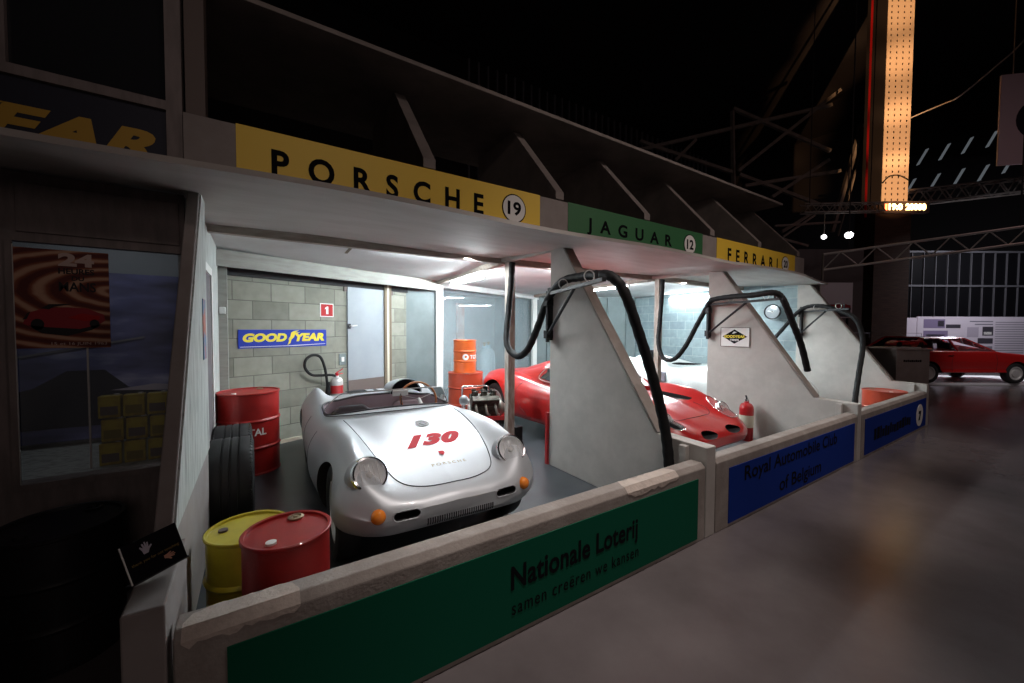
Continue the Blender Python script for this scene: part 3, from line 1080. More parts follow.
def drum(loc, R, H, m, label, group=None, rot=0.0, rings=(0.33, 0.66), name='oil_drum', lid=None, bungs=True, lidmat=None):
    t = thing(name, label, 'drum', loc, rot, group)
    q = MB()
    prof = [(0, 0), (R - 0.01, 0), (R + 0.004, 0.004), (R + 0.004, 0.016), (R - 0.004, 0.022)]
    for z in rings:
        zz = z * H
        prof += [(R - 0.004, zz - 0.018), (R + 0.004, zz - 0.009), (R + 0.008, zz), (R + 0.004, zz + 0.009), (R - 0.004, zz + 0.018)]
    prof += [(R - 0.004, H - 0.022), (R + 0.004, H - 0.016), (R + 0.005, H - 0.004), (R, H), (R - 0.012, H - 0.002), (R - 0.014, H - 0.014), (0, H - 0.014)]
    q.lathe(prof, 48)
    q.build('shell', m, t, smooth=40)
    if bungs:
        q = MB()
        q.lathe([(0, 0), (0.034, 0), (0.036, 0.008), (0.024, 0.012), (0.022, 0.006), (0.012, 0.006), (0.010, 0.012), (0, 0.012)], 20, (R * 0.35, R * 0.62, H - 0.014))
        q.build('bung', lidmat or M['bronze'], t, smooth=40)
        q = MB()
        q.lathe([(0, 0), (0.022, 0), (0.022, 0.010), (0, 0.012)], 16, (-R * 0.45, -R * 0.42, H - 0.014))
        q.build('vent_cap', M['white'] if lidmat is None else lidmat, t, smooth=40)
    return t


def drum_text(t, body, R, z, h, w, m, facing, bold=0.02, name='lettering', shear=0.0):
    def warp(x, y):
        a = facing + (x - w / 2) / R
        rr = R + 0.0015
        return (rr * math.cos(a), rr * math.sin(a), z + y)
    return lettering(body, m, t, (0, 0, 0), X3, Z3, w, h, bold, warp=warp, name=name, shear=shear)


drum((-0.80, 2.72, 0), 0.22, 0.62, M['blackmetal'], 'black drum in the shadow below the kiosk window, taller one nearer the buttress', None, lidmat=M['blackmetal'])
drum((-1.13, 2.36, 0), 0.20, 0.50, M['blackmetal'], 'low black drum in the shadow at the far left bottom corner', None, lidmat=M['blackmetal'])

# notice on the nose of the left buttress
t = thing('notice_plate', 'tilted black notice with two hands on the left buttress nose', 'notice', (-0.292, 1.74, 0.72), math.radians(0))
t.scale = (0.88, 0.88, 0.88)
t.rotation_euler = (math.radians(-20), math.radians(-8), math.radians(30))
q = MB()
q.box((-0.075, 0, 0.0), (0.095, 0.006, 0.145))
q.build('plate', M['ink'], t)
q = MB()
q.box((-0.078, -0.001, 0.0), (-0.074, 0.007, 0.145))
q.build('edge', M['white'], t)
q = MB()
q.box((-0.08, 0.0, -0.006), (0.10, 0.07, 0.0))
q.build('foot', M['blackmetal'], t)
lettering('thank you for not touching', M['gold'], t, (-0.062, 0, 0.055), X3, Z3, 0.145, 0.014, 0.0)
hand = [(0.0, 0.0), (0.014, 0.0), (0.02, 0.012), (0.030, 0.022), (0.027, 0.026), (0.019, 0.020), (0.021, 0.038), (0.017, 0.039), (0.0145, 0.024), (0.0135, 0.043), (0.0095, 0.043), (0.009, 0.024), (0.005, 0.040), (0.001, 0.038), (0.0035, 0.021), (-0.004, 0.031), (-0.007, 0.028), (-0.002, 0.014)]
flat([(x - 0.02, z + 0.085) for x, z in hand], M['handgrey'], t, 'printed_hand', (0, 0, 0), X3, Z3, 0.001)
flat([(0.030 + z * 0.8, 0.045 - x * 0.8) for x, z in hand][::-1], M['handskin'], t, 'printed_hand', (0, 0, 0), X3, Z3, 0.001)

# bright strip poster on the bay side of the left buttress
q = MB()
q.box((-0.291, 3.17, 1.34), (-0.287, 3.32, 1.73))
pm = mat('strip_print', (0.45, 0.10, 0.03), 0.6, rgb2=(0.06, 0.15, 0.28), nscale=5, lo=0.42, hi=0.55)
tag(q.build('strip_poster', pm), 'narrow coloured poster on the white side of the left buttress', 'poster')

# upper storey of the kiosk: framed dark window over a lettered board
t = thing('upper_window', 'dark framed window above the kiosk, top left', 'window', (-2.0, 2.95, 2.53))
q = MB()
q.box((1.59, -0.02, -0.10), (1.66, 0.06, 2.6)).box((0.0, -0.02, 0.235), (1.59, 0.04, 0.285)).box((0.96, -0.02, 0.285), (1.01, 0.05, 2.6))
q.build('window_frame', M['frame'], t)
q = MB()
q.box((1.01, 0.01, 0.285), (1.59, 0.02, 2.6)).box((0.0, 0.01, 0.285), (0.96, 0.02, 2.6))
q.build('window_pane', M['darkglass'], t)
t = thing('name_board', 'navy board with large slanted ochre letters above the kiosk', 'sign', (-2.0, 2.955, 2.42))
q = MB()
q.box((0, 0, 0.03), (1.588, 0.03, 0.343))
q.build('board', M['navy'], t)
lettering('GOODYEAR', M['dimyellow'], t, (-2.75 + 2.0 + 0.22, 0, 0.045), X3, Z3, 2.06, 0.205, 0.045, shear=0.3) if False else None
lettering('YEAR', M['dimyellow'], t, (0.74, 0, 0.045), X3, Z3, 0.80, 0.17, 0.05, shear=0.35, spacing=1.15)

# ------------------------------------------------------------------ signs on the rear wall
ORG = Vector(on_wall(-0.20, 1.285, 0.002))


def gy_sign(parent_loc, W, H, label, name='enamel_sign'):
    t = thing(name, label, 'sign', parent_loc, ang)
    q = MB()
    q.box((0, -0.008, 0), (W, 0, H))
    q.build('plate', M['gyblue'], t, bevel=0.003)
    y = -0.008
    lettering('GOOD', M['gyyellow'], t, (0.05, y, 0.075), X3, Z3, W * 0.465, H * 0.48, 0.06, shear=0.2, spacing=1.0)
    lettering('YEAR', M['gyyellow'], t, (W * 0.595, y, 0.075), X3, Z3, W * 0.375, H * 0.48, 0.06, shear=0.2, spacing=1.0)
    ft = [(0.0, 0.0), (0.035, 0.02), (0.05, 0.07), (0.085, 0.10), (0.10, 0.14), (0.17, 0.17), (0.10, 0.165), (0.155, 0.195), (0.085, 0.185), (0.05, 0.165), (0.04, 0.12), (0.015, 0.08), (0.02, 0.05)]
    flat([(W * 0.515 + x, 0.03 + z) for x, z in ft], M['gyyellow'], t, 'winged_foot', (0, y, 0), X3, Z3, 0.002)
    flat([(0.02, 0.022), (W * 0.5, 0.022), (W - 0.02, 0.035), (W - 0.02, 0.030), (W * 0.6, 0.014), (0.02, 0.016)], M['white'], t, 'white_line', (0, y, 0), X3, Z3, 0.002)
    return t


gy_sign(ORG, 1.13, 0.235, 'long blue enamel sign with yellow letters on the block wall')

t = thing('number_sign', 'square red sign with white numeral one on the block wall', 'sign', Vector(on_wall(0.76, 1.705, 0.002)), ang)
q = MB()
q.box((0, -0.006, 0), (0.205, 0, 0.195))
q.build('plate', M['white'], t, bevel=0.002)
q = MB()
q.box((0.012, -0.008, 0.012), (0.193, -0.006, 0.183))
q.build('red_field', M['dred'], t)
flat([(0.088, 0.04), (0.122, 0.04), (0.122, 0.15), (0.100, 0.15), (0.072, 0.128), (0.072, 0.108), (0.088, 0.117)], M['white'], t, 'numeral', (0, -0.008, 0), X3, Z3, 0.002)


def extinguisher(loc, rz, label, m, R=0.075, H=0.42, big_hose=False, group=None):
    t = thing('fire_extinguisher', label, 'fire extinguisher', loc, rz, group)
    q = MB()
    q.lathe([(0, 0), (R - 0.008, 0), (R, 0.012), (R, H - R * 0.9), (R * 0.94, H - R * 0.5), (R * 0.72, H - R * 0.15), (R * 0.36, H), (R * 0.30, H + 0.02), (0, H + 0.02)], 28)
    q.build('cylinder', m, t, smooth=40)
    q = MB()
    q.lathe([(0, H + 0.02), (0.018, H + 0.02), (0.022, H + 0.03), (0.022, H + 0.055), (0.010, H + 0.06), (0, H + 0.06)], 16)
    q.build('valve', M['chrome'] if not big_hose else M['redtext'], t, smooth=40)
    q = MB()
    q.bar((-0.02, 0, H + 0.055), (0.10, 0, H + 0.115), 0.022, 0.008)
    q.bar((-0.01, 0, H + 0.04), (0.095, 0, H + 0.045), 0.020, 0.008)
    q.build('handle', M['redtext'] if big_hose else M['blackmetal'], t, bevel=0.002)
    q = MB()
    q.lathe([(R + 0.0008, H * 0.36), (R + 0.0008, H * 0.68)], 28)
    q.build('instruction_label', M['dred'] if big_hose else M['jamb'], t, smooth=40)
    if not big_hose:
        q = MB()
        q.tube(spline([(-0.02, 0, H + 0.045), (-0.07, 0.01, H + 0.03), (-R - 0.02, 0.01, H - 0.06), (-R - 0.018, 0.01, H * 0.45)], 6), 0.011, 8)
        q.build('hose', M['black'], t, smooth=60)
    return t


e1 = extinguisher(on_wall(0.90, 0.47, 0.16), ang, 'silver extinguisher with red label and black hose loop on block wall', M['alu'], 0.085, 0.36, True)
q = MB()
pts = [(-0.02, 0, 0.38), (-0.09, 0.02, 0.40), (-0.20, 0.06, 0.40), (-0.33, 0.08, 0.42), (-0.41, 0.09, 0.52), (-0.40, 0.09, 0.63), (-0.31, 0.09, 0.69), (-0.20, 0.08, 0.66), (-0.15, 0.05, 0.50), (-0.13, 0.03, 0.30), (-0.12, 0.02, 0.15)]
q.tube(spline(pts, 8), 0.019, 10)
q.build('hose', M['black'], e1, smooth=60)
q = MB()
q.tube([(-0.12, 0.02, 0.30), (-0.13, 0.02, 0.0), (-0.14, 0.0, -0.12)], [0.024, 0.045, 0.055], 14)
q.build('horn', M['black'], e1, smooth=50)
q = MB()
q.box((-0.10, 0.075, 0.06), (0.10, 0.155, 0.10)).box((-0.04, 0.09, -0.02), (0.04, 0.155, 0.10))
q.build('wall_bracket', M['blackmetal'], e1)

extinguisher((5.72, 2.76, 0.006), math.radians(200), 'red floor extinguisher by the pale buttress beside the red coupe', M['dred'], 0.09, 0.52)

# plate on the third buttress and gauge on the fourth
t = thing('diamond_plate', 'white tin plate with a black diamond on the pale buttress', 'sign', (5.893, 3.24, 1.295))
Y_ = (0, -1, 0)
q = MB()
q.box((-0.004, -0.42, 0), (0.0, 0.0, 0.285))
q.build('plate', M['white'], t, bevel=0.001)
q = MB()
for a, c in (((-0.006, -0.42, 0), (-0.004, -0.412, 0.285)), ((-0.006, -0.008, 0), (-0.004, 0, 0.285)), ((-0.006, -0.42, 0.277), (-0.004, 0, 0.285)), ((-0.006, -0.42, 0), (-0.004, 0, 0.006))):
    q.box(a, c)
q.build('rim', M['kick'], t)
flat([(0.03, 0.15), (0.205, 0.045), (0.385, 0.15), (0.205, 0.255)], M['ink'], t, 'diamond', (-0.004, 0, 0), Y_, Z3, 0.002)
lettering('GOODYEAR', M['gyyellow'], t, (-0.006, -0.055, 0.13), Y_, Z3, 0.30, 0.042, 0.04, shear=0.1)
lettering('TIRES', M['white'], t, (-0.006, -0.14, 0.085), Y_, Z3, 0.13, 0.03, 0.03)
flat([(0.17, 0.19), (0.2, 0.195), (0.24, 0.215), (0.2, 0.225), (0.185, 0.21)], M['white'], t, 'winged_foot', (-0.006, 0, 0), Y_, Z3, 0.002)

t = thing('round_gauge', 'round grey dial in a black rim on the farthest buttress', 'gauge', (9.032, 3.88, 1.92))
q = MB()
q.lathe([(0, 0), (0.155, 0), (0.16, -0.02), (0.155, -0.05), (0.14, -0.055), (0.138, -0.03), (0, -0.03)], 36, axis='x')
q.build('rim', M['blackmetal'], t, smooth=40)
q = MB()
q.lathe([(0, -0.034), (0.135, -0.034), (0.138, -0.03)], 36, axis='x')
q.build('dial', mat('dial_face', (0.16, 0.19, 0.21), 0.25, coat=0.6), t)
q = MB()
q.bar((-0.036, 0.09, 0.02), (-0.036, -0.03, 0.0), 0.014, 0.003, up=(1, 0, 0))
q.ball((-0.036, 0, 0), 0.018, 10, 6)
q.build('needle', M['white'], t)

# ------------------------------------------------------------------ drums and tyres
dr = drum((-0.085, 5.07, 0.006), 0.285, 0.86, M['drumred'], 'tall red oil drum against the block wall behind the tyres')
drum_text(dr, 'TOTAL', 0.2835, 0.42, 0.075, 0.30, M['white'], math.radians(-88), 0.03)
drum((0.105, 2.07, 0.006), 0.182, 0.61, M['drumred'], 'short red drum just behind the pit wall at the left', None, rot=math.radians(10), rings=(0.5,))
drum((-0.055, 2.52, 0.006), 0.19, 0.47, M['drumyel'], 'yellow drum behind the short red drum', None, rot=math.radians(-60), rings=(0.5,), lidmat=M['kick'])
big = drum((2.93, 5.92, 0.006), 0.29, 0.81, M['drumora2'], 'large red-orange drum under a smaller one at the glazed wall', rings=(0.36, 0.70), bungs=False)


def total_logo(t, R, z, s, facing):
    def warp(cx, w):
        def f(x, y):
            a = facing + (x - w / 2 + cx) / R
            return ((R + 0.002) * math.cos(a), (R + 0.002) * math.sin(a), z + y)
        return f
    lettering('TOTAL', M['white'], t, (0, 0, 0), X3, Z3, s * 3.4, s * 0.75, 0.03, warp=warp(s * 2.0, s * 3.4))
    q = MB()
    n = 24
    ro = [q.v(((R + 0.002) * math.cos(facing + (s * 0.6 * math.cos(2 * PI * k / n) - s * 0.55) / R), (R + 0.002) * math.sin(facing + (s * 0.6 * math.cos(2 * PI * k / n) - s * 0.55) / R), z + s * 0.38 + s * 0.6 * math.sin(2 * PI * k / n))) for k in range(n)]
    ri = [q.v(((R + 0.002) * math.cos(facing + (s * 0.22 * math.cos(2 * PI * k / n) - s * 0.5) / R), (R + 0.002) * math.sin(facing + (s * 0.22 * math.cos(2 * PI * k / n) - s * 0.5) / R), z + s * 0.42 + s * 0.22 * math.sin(2 * PI * k / n))) for k in range(n)]
    for k in range(n):
        q.face([ro[k], ro[(k + 1) % n], ri[(k + 1) % n], ri[k]])
    q.build('roundel', M['white'], t)


FAC = math.atan2(-5.9, -2.93)
total_logo(big, 0.287, 0.30, 0.13, FAC + 0.25)
sm = drum((2.92, 5.93, 0.81), 0.19, 0.545, M['drumora'], 'smaller orange drum standing on top of the large drum', rings=(0.36, 0.66), bungs=False)
total_logo(sm, 0.187, 0.235, 0.085, FAC + 0.32)
drum((8.72, 2.04, 0.006), 0.28, 0.55, M['drumora2'], 'orange-red drum at the far right end behind the pit wall', None, rings=(0.5,))


def tyre_mesh(R, W, rim, seg=48, axis='x'):
    q = MB()
    h = W / 2
    prof = [(rim, -h * 0.80), (rim + 0.02, -h * 0.92), (R * 0.86, -h), (R * 0.96, -h * 0.93), (R * 0.995, -h * 0.80), (R, -h * 0.5)]
    for g in (-0.35, 0.0, 0.35):
        prof += [(R, h * g - 0.008), (R - 0.008, h * g - 0.005), (R - 0.008, h * g + 0.005), (R, h * g + 0.008)]
    prof += [(R, h * 0.5), (R * 0.995, h * 0.80), (R * 0.96, h * 0.93), (R * 0.86, h), (rim + 0.02, h * 0.92), (rim, h * 0.80), (rim, -h * 0.80)]
    q.lathe(prof, seg, axis=axis)
    return q


for k, (x, y, lab) in enumerate(((-0.185, 3.80, 'wide black racing tyre standing by the left buttress, nearer one'), (-0.205, 4.46, 'wide black racing tyre behind another one, next to the tall red drum'))):
    RT = (0.33, 0.315)[k]
    q = tyre_mesh(RT, 0.30, 0.20)
    n = 60
    for s_ in (-1, 1):
        for j in range(n):
            a = 2 * PI * j / n
            q.bar((s_ * 0.139, (RT - 0.016) * math.cos(a), (RT - 0.016) * math.sin(a)), (s_ * 0.127, (RT - 0.002) * math.cos(a), (RT - 0.002) * math.sin(a)), 0.012, 0.006)
    t = q.build('racing_slick', M['tyre'], smooth=35, loc=(x, y, 0.006 + RT), recalc=False)
    tag(t, lab, 'tyre', 'loose racing tyres')

q = MB()
q.box((2.735, 3.455, 0.006), (2.762, 3.50, 0.60))
tag(q.build('red_board', M['dred'], bevel=0.004), 'narrow upright red board at the back edge of the grey buttress', 'board')

# ------------------------------------------------------------------ fluorescent battens


def batten(p0, p1, label, glow='tubeglow'):
    p0, p1 = Vector(p0), Vector(p1)
    L = (p1 - p0).length
    t = thing('tube_light', label, 'ceiling light', p0, math.atan2(p1.y - p0.y, p1.x - p0.x), 'fluorescent tube lights in the bays')
    q = MB()
    q.box((0, -0.018, 0.022), (L, 0.018, 0.03)).box((0, -0.02, -0.022), (0.02, 0.02, 0.022)).box((L - 0.02, -0.02, -0.022), (L, 0.02, 0.022))
    q.build('fitting', M['batten'], t)
    q = MB()
    q.tube([(0.03, 0, 0), (L - 0.03, 0, 0)], 0.019, 12)
    q.build('lit_tube', M[glow], t, smooth=60)
    return t


batten((1.35, 4.70, 2.468), (2.55, 4.70, 2.468), 'tube light behind the brown beam over the silver car')
batten((3.45, 4.70, 2.468), (4.95, 4.70, 2.468), 'tube light behind the brown beam over the red coupe')
batten((6.60, 4.70, 2.468), (8.10, 4.70, 2.468), 'tube light behind the brown beam over the pale car')
batten((2.96, 5.30, 2.345), (2.96, 6.55, 2.345), 'tube light along the ceiling beam above the orange drums', 'tubebright')
batten((6.12, 5.2, 2.39), (6.12, 6.45, 2.375), 'tube light along the beam above the pale car', 'tubebright')
batten((9.17, 5.25, 2.34), (9.17, 6.45, 2.34), 'tube light high on the blue-grey block wall of the farthest bay')

# ------------------------------------------------------------------ refuelling arms and hoses
ARM_LAB = ['swing arm on the buttress beside the silver car', 'swing arm on the buttress with the diamond plate', 'swing arm on the farthest buttress']
HOSE_LAB = ['black hose looping over the first swing arm down to the pit wall', 'black hose hanging over the second swing arm, open end in the air', 'black hose curving over the farthest swing arm to the floor']
HOSES = [
    [(2.84, 4.36, 2.42), (2.82, 4.36, 2.09), (2.77, 4.34, 1.74), (2.66, 4.20, 1.36), (2.68, 4.00, 1.21), (2.70, 3.80, 1.30), (2.70, 3.60, 1.57), (2.70, 3.42, 1.87), (2.63, 3.10, 2.03), (2.57, 2.75, 2.04), (2.49, 2.50, 2.02), (2.37, 2.20, 1.97), (2.40, 2.08, 1.83), (2.51, 2.02, 1.50), (2.625, 1.97, 1.14), (2.705, 1.92, 0.77), (2.715, 1.88, 0.47), (2.715, 1.86, 0.25)],
    [(6.00, 4.35, 2.42), (6.00, 4.36, 2.20), (5.98, 4.38, 1.71), (5.88, 4.33, 1.32), (5.84, 4.20, 1.06), (5.86, 4.00, 1.05), (5.86, 3.80, 1.27), (5.85, 3.60, 1.62), (5.83, 3.42, 1.91), (5.74, 3.30, 1.99), (5.61, 2.95, 2.01), (5.45, 2.60, 2.00), (5.38, 2.33, 2.01), (5.41, 2.25, 1.97), (5.45, 2.20, 1.85), (5.56, 2.15, 1.60), (5.71, 2.12, 1.35), (5.86, 2.10, 1.03)],
    [(8.95, 3.98, 1.10), (8.97, 3.9, 1.25), (8.97, 3.6, 1.65), (8.91, 3.40, 1.88), (8.84, 3.20, 1.99), (8.63, 2.90, 1.985), (8.44, 2.62, 1.90), (8.27, 2.35, 1.77), (8.28, 2.25, 1.57), (8.22, 2.20, 1.27), (7.91, 2.15, 0.89), (7.45, 2.06, 0.49), (7.30, 2.0, 0.30)],
]
ARMS = [((2.70, 3.42), (-0.34, -0.94), 1.93, 1.36), ((5.84, 3.42), (-0.34, -0.94), 1.93, 1.30), ((8.98, 3.36), (-0.62, -0.785), 1.90, 1.25)]
for k in range(3):
    (hx, hy), (dx, dy), hz, L = ARMS[k]
    t = thing('swing_arm', ARM_LAB[k], 'hose bracket', (hx, hy, 0), 0, 'hose swing arms')
    q = MB()
    q.box((0.012, -0.02, 1.42), (0.058, 0.02, 2.0))
    q.build('wall_bar', M['blackmetal'], t)
    for z in (1.44, 1.80):
        q = MB()
        q.box((-0.035, -0.03, z), (0.058, 0.03, z + 0.09))
        q.build('hinge', M['blackmetal'], t, bevel=0.004)
    q = MB()
    q.bar((0, 0, 1.40), (0, 0, hz + 0.03), 0.03)
    q.bar((0, 0, hz), (dx * L, dy * L, hz), 0.035, 0.03)
    q.bar((dx * L * 0.9 + 0.0, dy * L * 0.9, hz), (dx * L * 0.9, dy * L * 0.9, hz + 0.09), 0.02)
    q.build('arm', M['blackmetal'], t)
    q = MB()
    q.tube([(0, 0, 1.48), (dx * L * 0.56, dy * L * 0.56, hz - 0.01)], 0.016, 10)
    q.build('brace', M['blackmetal'], t, smooth=50)
    for f in (0.35, 0.8):
        q = MB()
        c = Vector((dx * L * f, dy * L * f, hz + 0.06))
        pts = [c + Vector((dx * 0.0, dy * 0.0, 0)) + (Vector((-dy, dx, 0)) * math.cos(a) + Vector((0, 0, 1)) * math.sin(a)) * 0.047 for a in [2 * PI * j / 16 for j in range(16)]]
        q.tube(pts, 0.005, 6, closed=True)
        q.build('hose_clip', M['alu'], t, smooth=60)
    R = (0.041, 0.037, 0.036)[k]
    pts = spline(HOSES[k], 10)
    q = MB()
    rs = [R * (1.0 + 0.05 * math.sin(i * 1.9)) for i in range(len(pts))]
    q.tube(pts, rs, 14)
    h = tag(q.build('fuel_hose', M['black'], smooth=60), HOSE_LAB[k], 'hose', 'fuel hoses')

# ------------------------------------------------------------------ car bodies


def pchip(xs, ys, x):
    xs = np.asarray(xs, float)
    ys = np.asarray(ys, float)
    h = np.diff(xs)
    d = np.diff(ys) / h
    m = np.zeros_like(ys)
    m[0], m[-1] = d[0], d[-1]
    for i in range(1, len(xs) - 1):
        if d[i - 1] * d[i] > 0:
            w1, w2 = 2 * h[i] + h[i - 1], h[i] + 2 * h[i - 1]
            m[i] = (w1 + w2) / (w1 / d[i - 1] + w2 / d[i])
    x = np.clip(x, xs[0], xs[-1])
    i = np.clip(np.searchsorted(xs, x) - 1, 0, len(h) - 1)
    t = (x - xs[i]) / h[i]
    return (1 + 2 * t) * (1 - t) ** 2 * ys[i] + t * (1 - t) ** 2 * h[i] * m[i] + t * t * (3 - 2 * t) * ys[i + 1] + t * t * (t - 1) * h[i] * m[i + 1]


class Body:
    """lofted car body: x across (car's left is +x), y from nose to tail, z up"""

    def __init__(self, table, section, ds=0.03, nsec=10):
        ks = sorted(table)
        L = ks[-1]
        npar = len(table[ks[0]])
        col = [[table[k][j] for k in ks] for j in range(npar)]
        st = [0.0]
        s = 0.0
        while s < L - 1e-6:
            step = ds if 0.2 < s < L - 0.2 else ds * 0.5
            s = min(L, s + step)
            st.append(s)
        self.col, self.ks, self.L, self.section = col, ks, L, section
        bm = bmesh.new()
        rings = []
        for s in st:
            par = [float(pchip(ks, c, s)) for c in col]
            half = spline([Vector((u, 0, z)) for u, z in section(*par)], nsec)
            ring = [bm.verts.new((p.x, s, p.z)) for p in half]
            ring += [bm.verts.new((-p.x, s, p.z)) for p in half[-2:0:-1]]
            rings.append(ring)
        n = len(rings[0])
        for A, B in zip(rings, rings[1:]):
            for k in range(n):
                bm.faces.new([A[k], A[(k + 1) % n], B[(k + 1) % n], B[k]])
        bm.faces.new(rings[0][::-1])
        bm.faces.new(rings[-1])
        bmesh.ops.remove_doubles(bm, verts=bm.verts[:], dist=0.0004)
        bmesh.ops.recalc_face_normals(bm, faces=bm.faces[:])
        self.bm = bm
        self.bvh = BVHTree.FromBMesh(bm)

    def top(self, u, s, off=0.0):
        h = self.bvh.ray_cast(Vector((u, s, 3)), Vector((0, 0, -1)))
        if h[0] is None:
            return None
        n = h[1] if h[1].z > 0 else -h[1]
        return h[0] + n * off, n

    def cast(self, o, d, off=0.0):
        d = Vector(d).normalized()
        h = self.bvh.ray_cast(Vector(o), d)
        if h[0] is None:
            return None
        n = h[1] if h[1].dot(d) < 0 else -h[1]
        return h[0] + n * off, n

    def finish(self, name, m, parent, cutters=(), angle=32):
        me = bpy.data.meshes.new(name)
        self.bm.to_mesh(me)
        me.materials.append(m)
        o = bpy.data.objects.new(name, me)
        COL.objects.link(o)
        tmp = []
        for cmb, cm in cutters:
            c = cmb.build('cutter', cm)
            tmp.append(c)
            md = o.modifiers.new('cut', 'BOOLEAN')
            md.operation = 'DIFFERENCE'
            md.solver = 'EXACT'
            md.object = c
            md.material_mode = 'TRANSFER'
        if tmp:
            dg = bpy.context.evaluated_depsgraph_get()
            dg.update()
            me2 = bpy.data.meshes.new_from_object(o.evaluated_get(dg), depsgraph=dg)
            o.modifiers.clear()
            o.data = me2
            me2.name = name
            bpy.data.meshes.remove(me)
            for c in tmp:
                mm = c.data
                bpy.data.objects.remove(c)
                bpy.data.meshes.remove(mm)
        for p in o.data.polygons:
            p.use_smooth = True
        o.data.set_sharp_from_angle(angle=math.radians(angle))
        o.parent = parent
        return o

    def patch(self, outline, m, parent, name, direction='top', rings=5, off=0.003, plane=None):
        """a thin skin following the body inside a star-shaped outline. top: (u, s); front: (u, z); side: (s, z)"""
        n = len(outline)
        cx = sum(p[0] for p in outline) / n
        cy = sum(p[1] for p in outline) / n
        q = MB()

        def P(a, c):
            if direction == 'top':
                r = self.top(a, c, off)
            elif direction == 'front':
                r = self.cast((a, -1, c), (0, 1, 0), off)
            elif direction == 'left':
                r = self.cast((2, a, c), (-1, 0, 0), off)
            else:
                r = self.cast((-2, a, c), (1, 0, 0), off)
            return r[0] if r else Vector((0, 0, 0))
        R = []
        for i in range(1, rings + 1):
            f = i / rings
            R.append([q.v(P(cx + (p[0] - cx) * f, cy + (p[1] - cy) * f)) for p in outline])
        c = q.v(P(cx, cy))
        for k in range(n):
            q.face([c, R[0][k], R[0][(k + 1) % n]])
            for i in range(rings - 1):
                q.face([R[i][k], R[i + 1][k], R[i + 1][(k + 1) % n], R[i][(k + 1) % n]])
        return q.build(name, m, parent, smooth=50, recalc=True)

    def line(self, pts, r, m, parent, name, direction='top', closed=False, off=0.0, n=6):
        P = spline([(a, c, 0) for a, c in pts], n, closed)
        out = []
        for p in P:
            if direction == 'top':
                h = self.top(p.x, p.y, off)
            elif direction == 'front':
                h = self.cast((p.x, -1, p.y), (0, 1, 0), off)
            elif direction == 'left':
                h = self.cast((2, p.x, p.y), (-1, 0, 0), off)
            else:
                h = self.cast((-2, p.x, p.y), (1, 0, 0), off)
            if h:
                out.append(h[0])
        q = MB()
        q.tube(out, r, 6, closed=closed)
        return q.build(name, m, parent, smooth=60)


def wheel(parent, x, y, R, W, rim_m, style='disc', hubcol=None):
    side = 1 if x > 0 else -1
    q = MB()
    h = W / 2
    rim = R * 0.66
    q.lathe([(rim, -h * 0.8), (rim + 0.02, -h * 0.95), (R * 0.88, -h), (R * 0.97, -h * 0.85), (R, -h * 0.5), (R, h * 0.5), (R * 0.97, h * 0.85), (R * 0.88, h), (rim + 0.02, h * 0.95), (rim, h * 0.8), (rim, -h * 0.8)], 40, axis='x')
    t = q.build('tyre', M['tyre'], parent, smooth=40, loc=(x, y, R))
    q = MB()
    s = side
    q.lathe([(rim, -s * h * 0.6), (rim, s * h * 0.8), (rim - 0.02, s * h * 0.82), (rim - 0.035, s * h * 0.55), (rim * 0.55, s * h * 0.45), (rim * 0.5, s * h * 0.7), (rim * 0.2, s * h * 0.75), (0, s * h * 0.8)], 40, axis='x')
    r = q.build('rim', rim_m, t, smooth=40)
    if style == 'wire':
        q = MB()
        for j in range(30):
            a = 2 * PI * j / 30
            c = a + 0.5 * (1 if j % 2 else -1)
            q.tube([(s * h * 0.85, 0.03 * math.cos(a), 0.03 * math.sin(a)), (s * h * 0.7, (rim - 0.02) * math.cos(c), (rim - 0.02) * math.sin(c))], 0.003, 5)
        q.build('spokes', M['chrome'], t)
    return t


def headlamp(parent, pos, nrm, R, ring_m=None):
    """round headlamp: chrome ring, reflector, ribbed glass"""
    rot = nrm.to_track_quat('Z', 'Y')
    q = MB()
    q.lathe([(R * 0.86, 0.004), (R * 0.90, 0.014), (R, 0.012), (R * 1.06, 0.0), (R * 1.08, -0.06), (R * 0.86, -0.06)], 36)
    o = q.build('headlamp', ring_m or M['chrome'], parent, smooth=40)
    o.location = pos
    o.rotation_mode = 'QUATERNION'
    o.rotation_quaternion = rot
    q = MB()
    q.lathe([(R * 0.87, 0.004), (R * 0.6, -0.022), (R * 0.2, -0.042), (0, -0.046)], 28)
    q.build('reflector', M['reflector'], o, smooth=60)
    q = MB()
    q.lathe([(R * 0.88, 0.008), (R * 0.7, 0.022), (R * 0.4, 0.033), (0, 0.037)], 32)
    q.build('lens', M['lens'], o, smooth=60)
    q = MB()
    q.ball((0, 0, -0.012), (0.022, 0.022, 0.016), 12, 8)
    for xx in (-0.5, -0.25, 0, 0.25, 0.5):
        q.bar((xx * R, -R * 0.62, 0.006), (xx * R, R * 0.62, 0.006), 0.003, 0.003)
    q.build('bulb_shield', M['alu'], o)
    return o


def sec_spider(zc, zv, zf, uf, w, zm, zb):
    """open sports racer: low centre, crested wings"""
    return [(0, zc), (0.30 * w, zc - 0.004), (0.56 * w, zv), (uf * w, zf), (0.5 * (uf + 1) * w, zf - 0.22 * (zf - zm)), (0.975 * w, 0.5 * (zf + zm) - 0.03), (w, zm), (0.985 * w, zm - 0.45 * (zm - zb)), (0.90 * w, zb + 0.02), (0.72 * w, zb), (0, zb)]


# ---- silver open racer --------------------------------------------------------
CAR_X, CAR_Y, CAR_R = 1.055, 2.20, math.radians(-2.0)
car = thing('sports_car', 'silver open racing car with red number one-three-zero on its bonnet', 'car', (CAR_X, CAR_Y, 0.006), CAR_R)
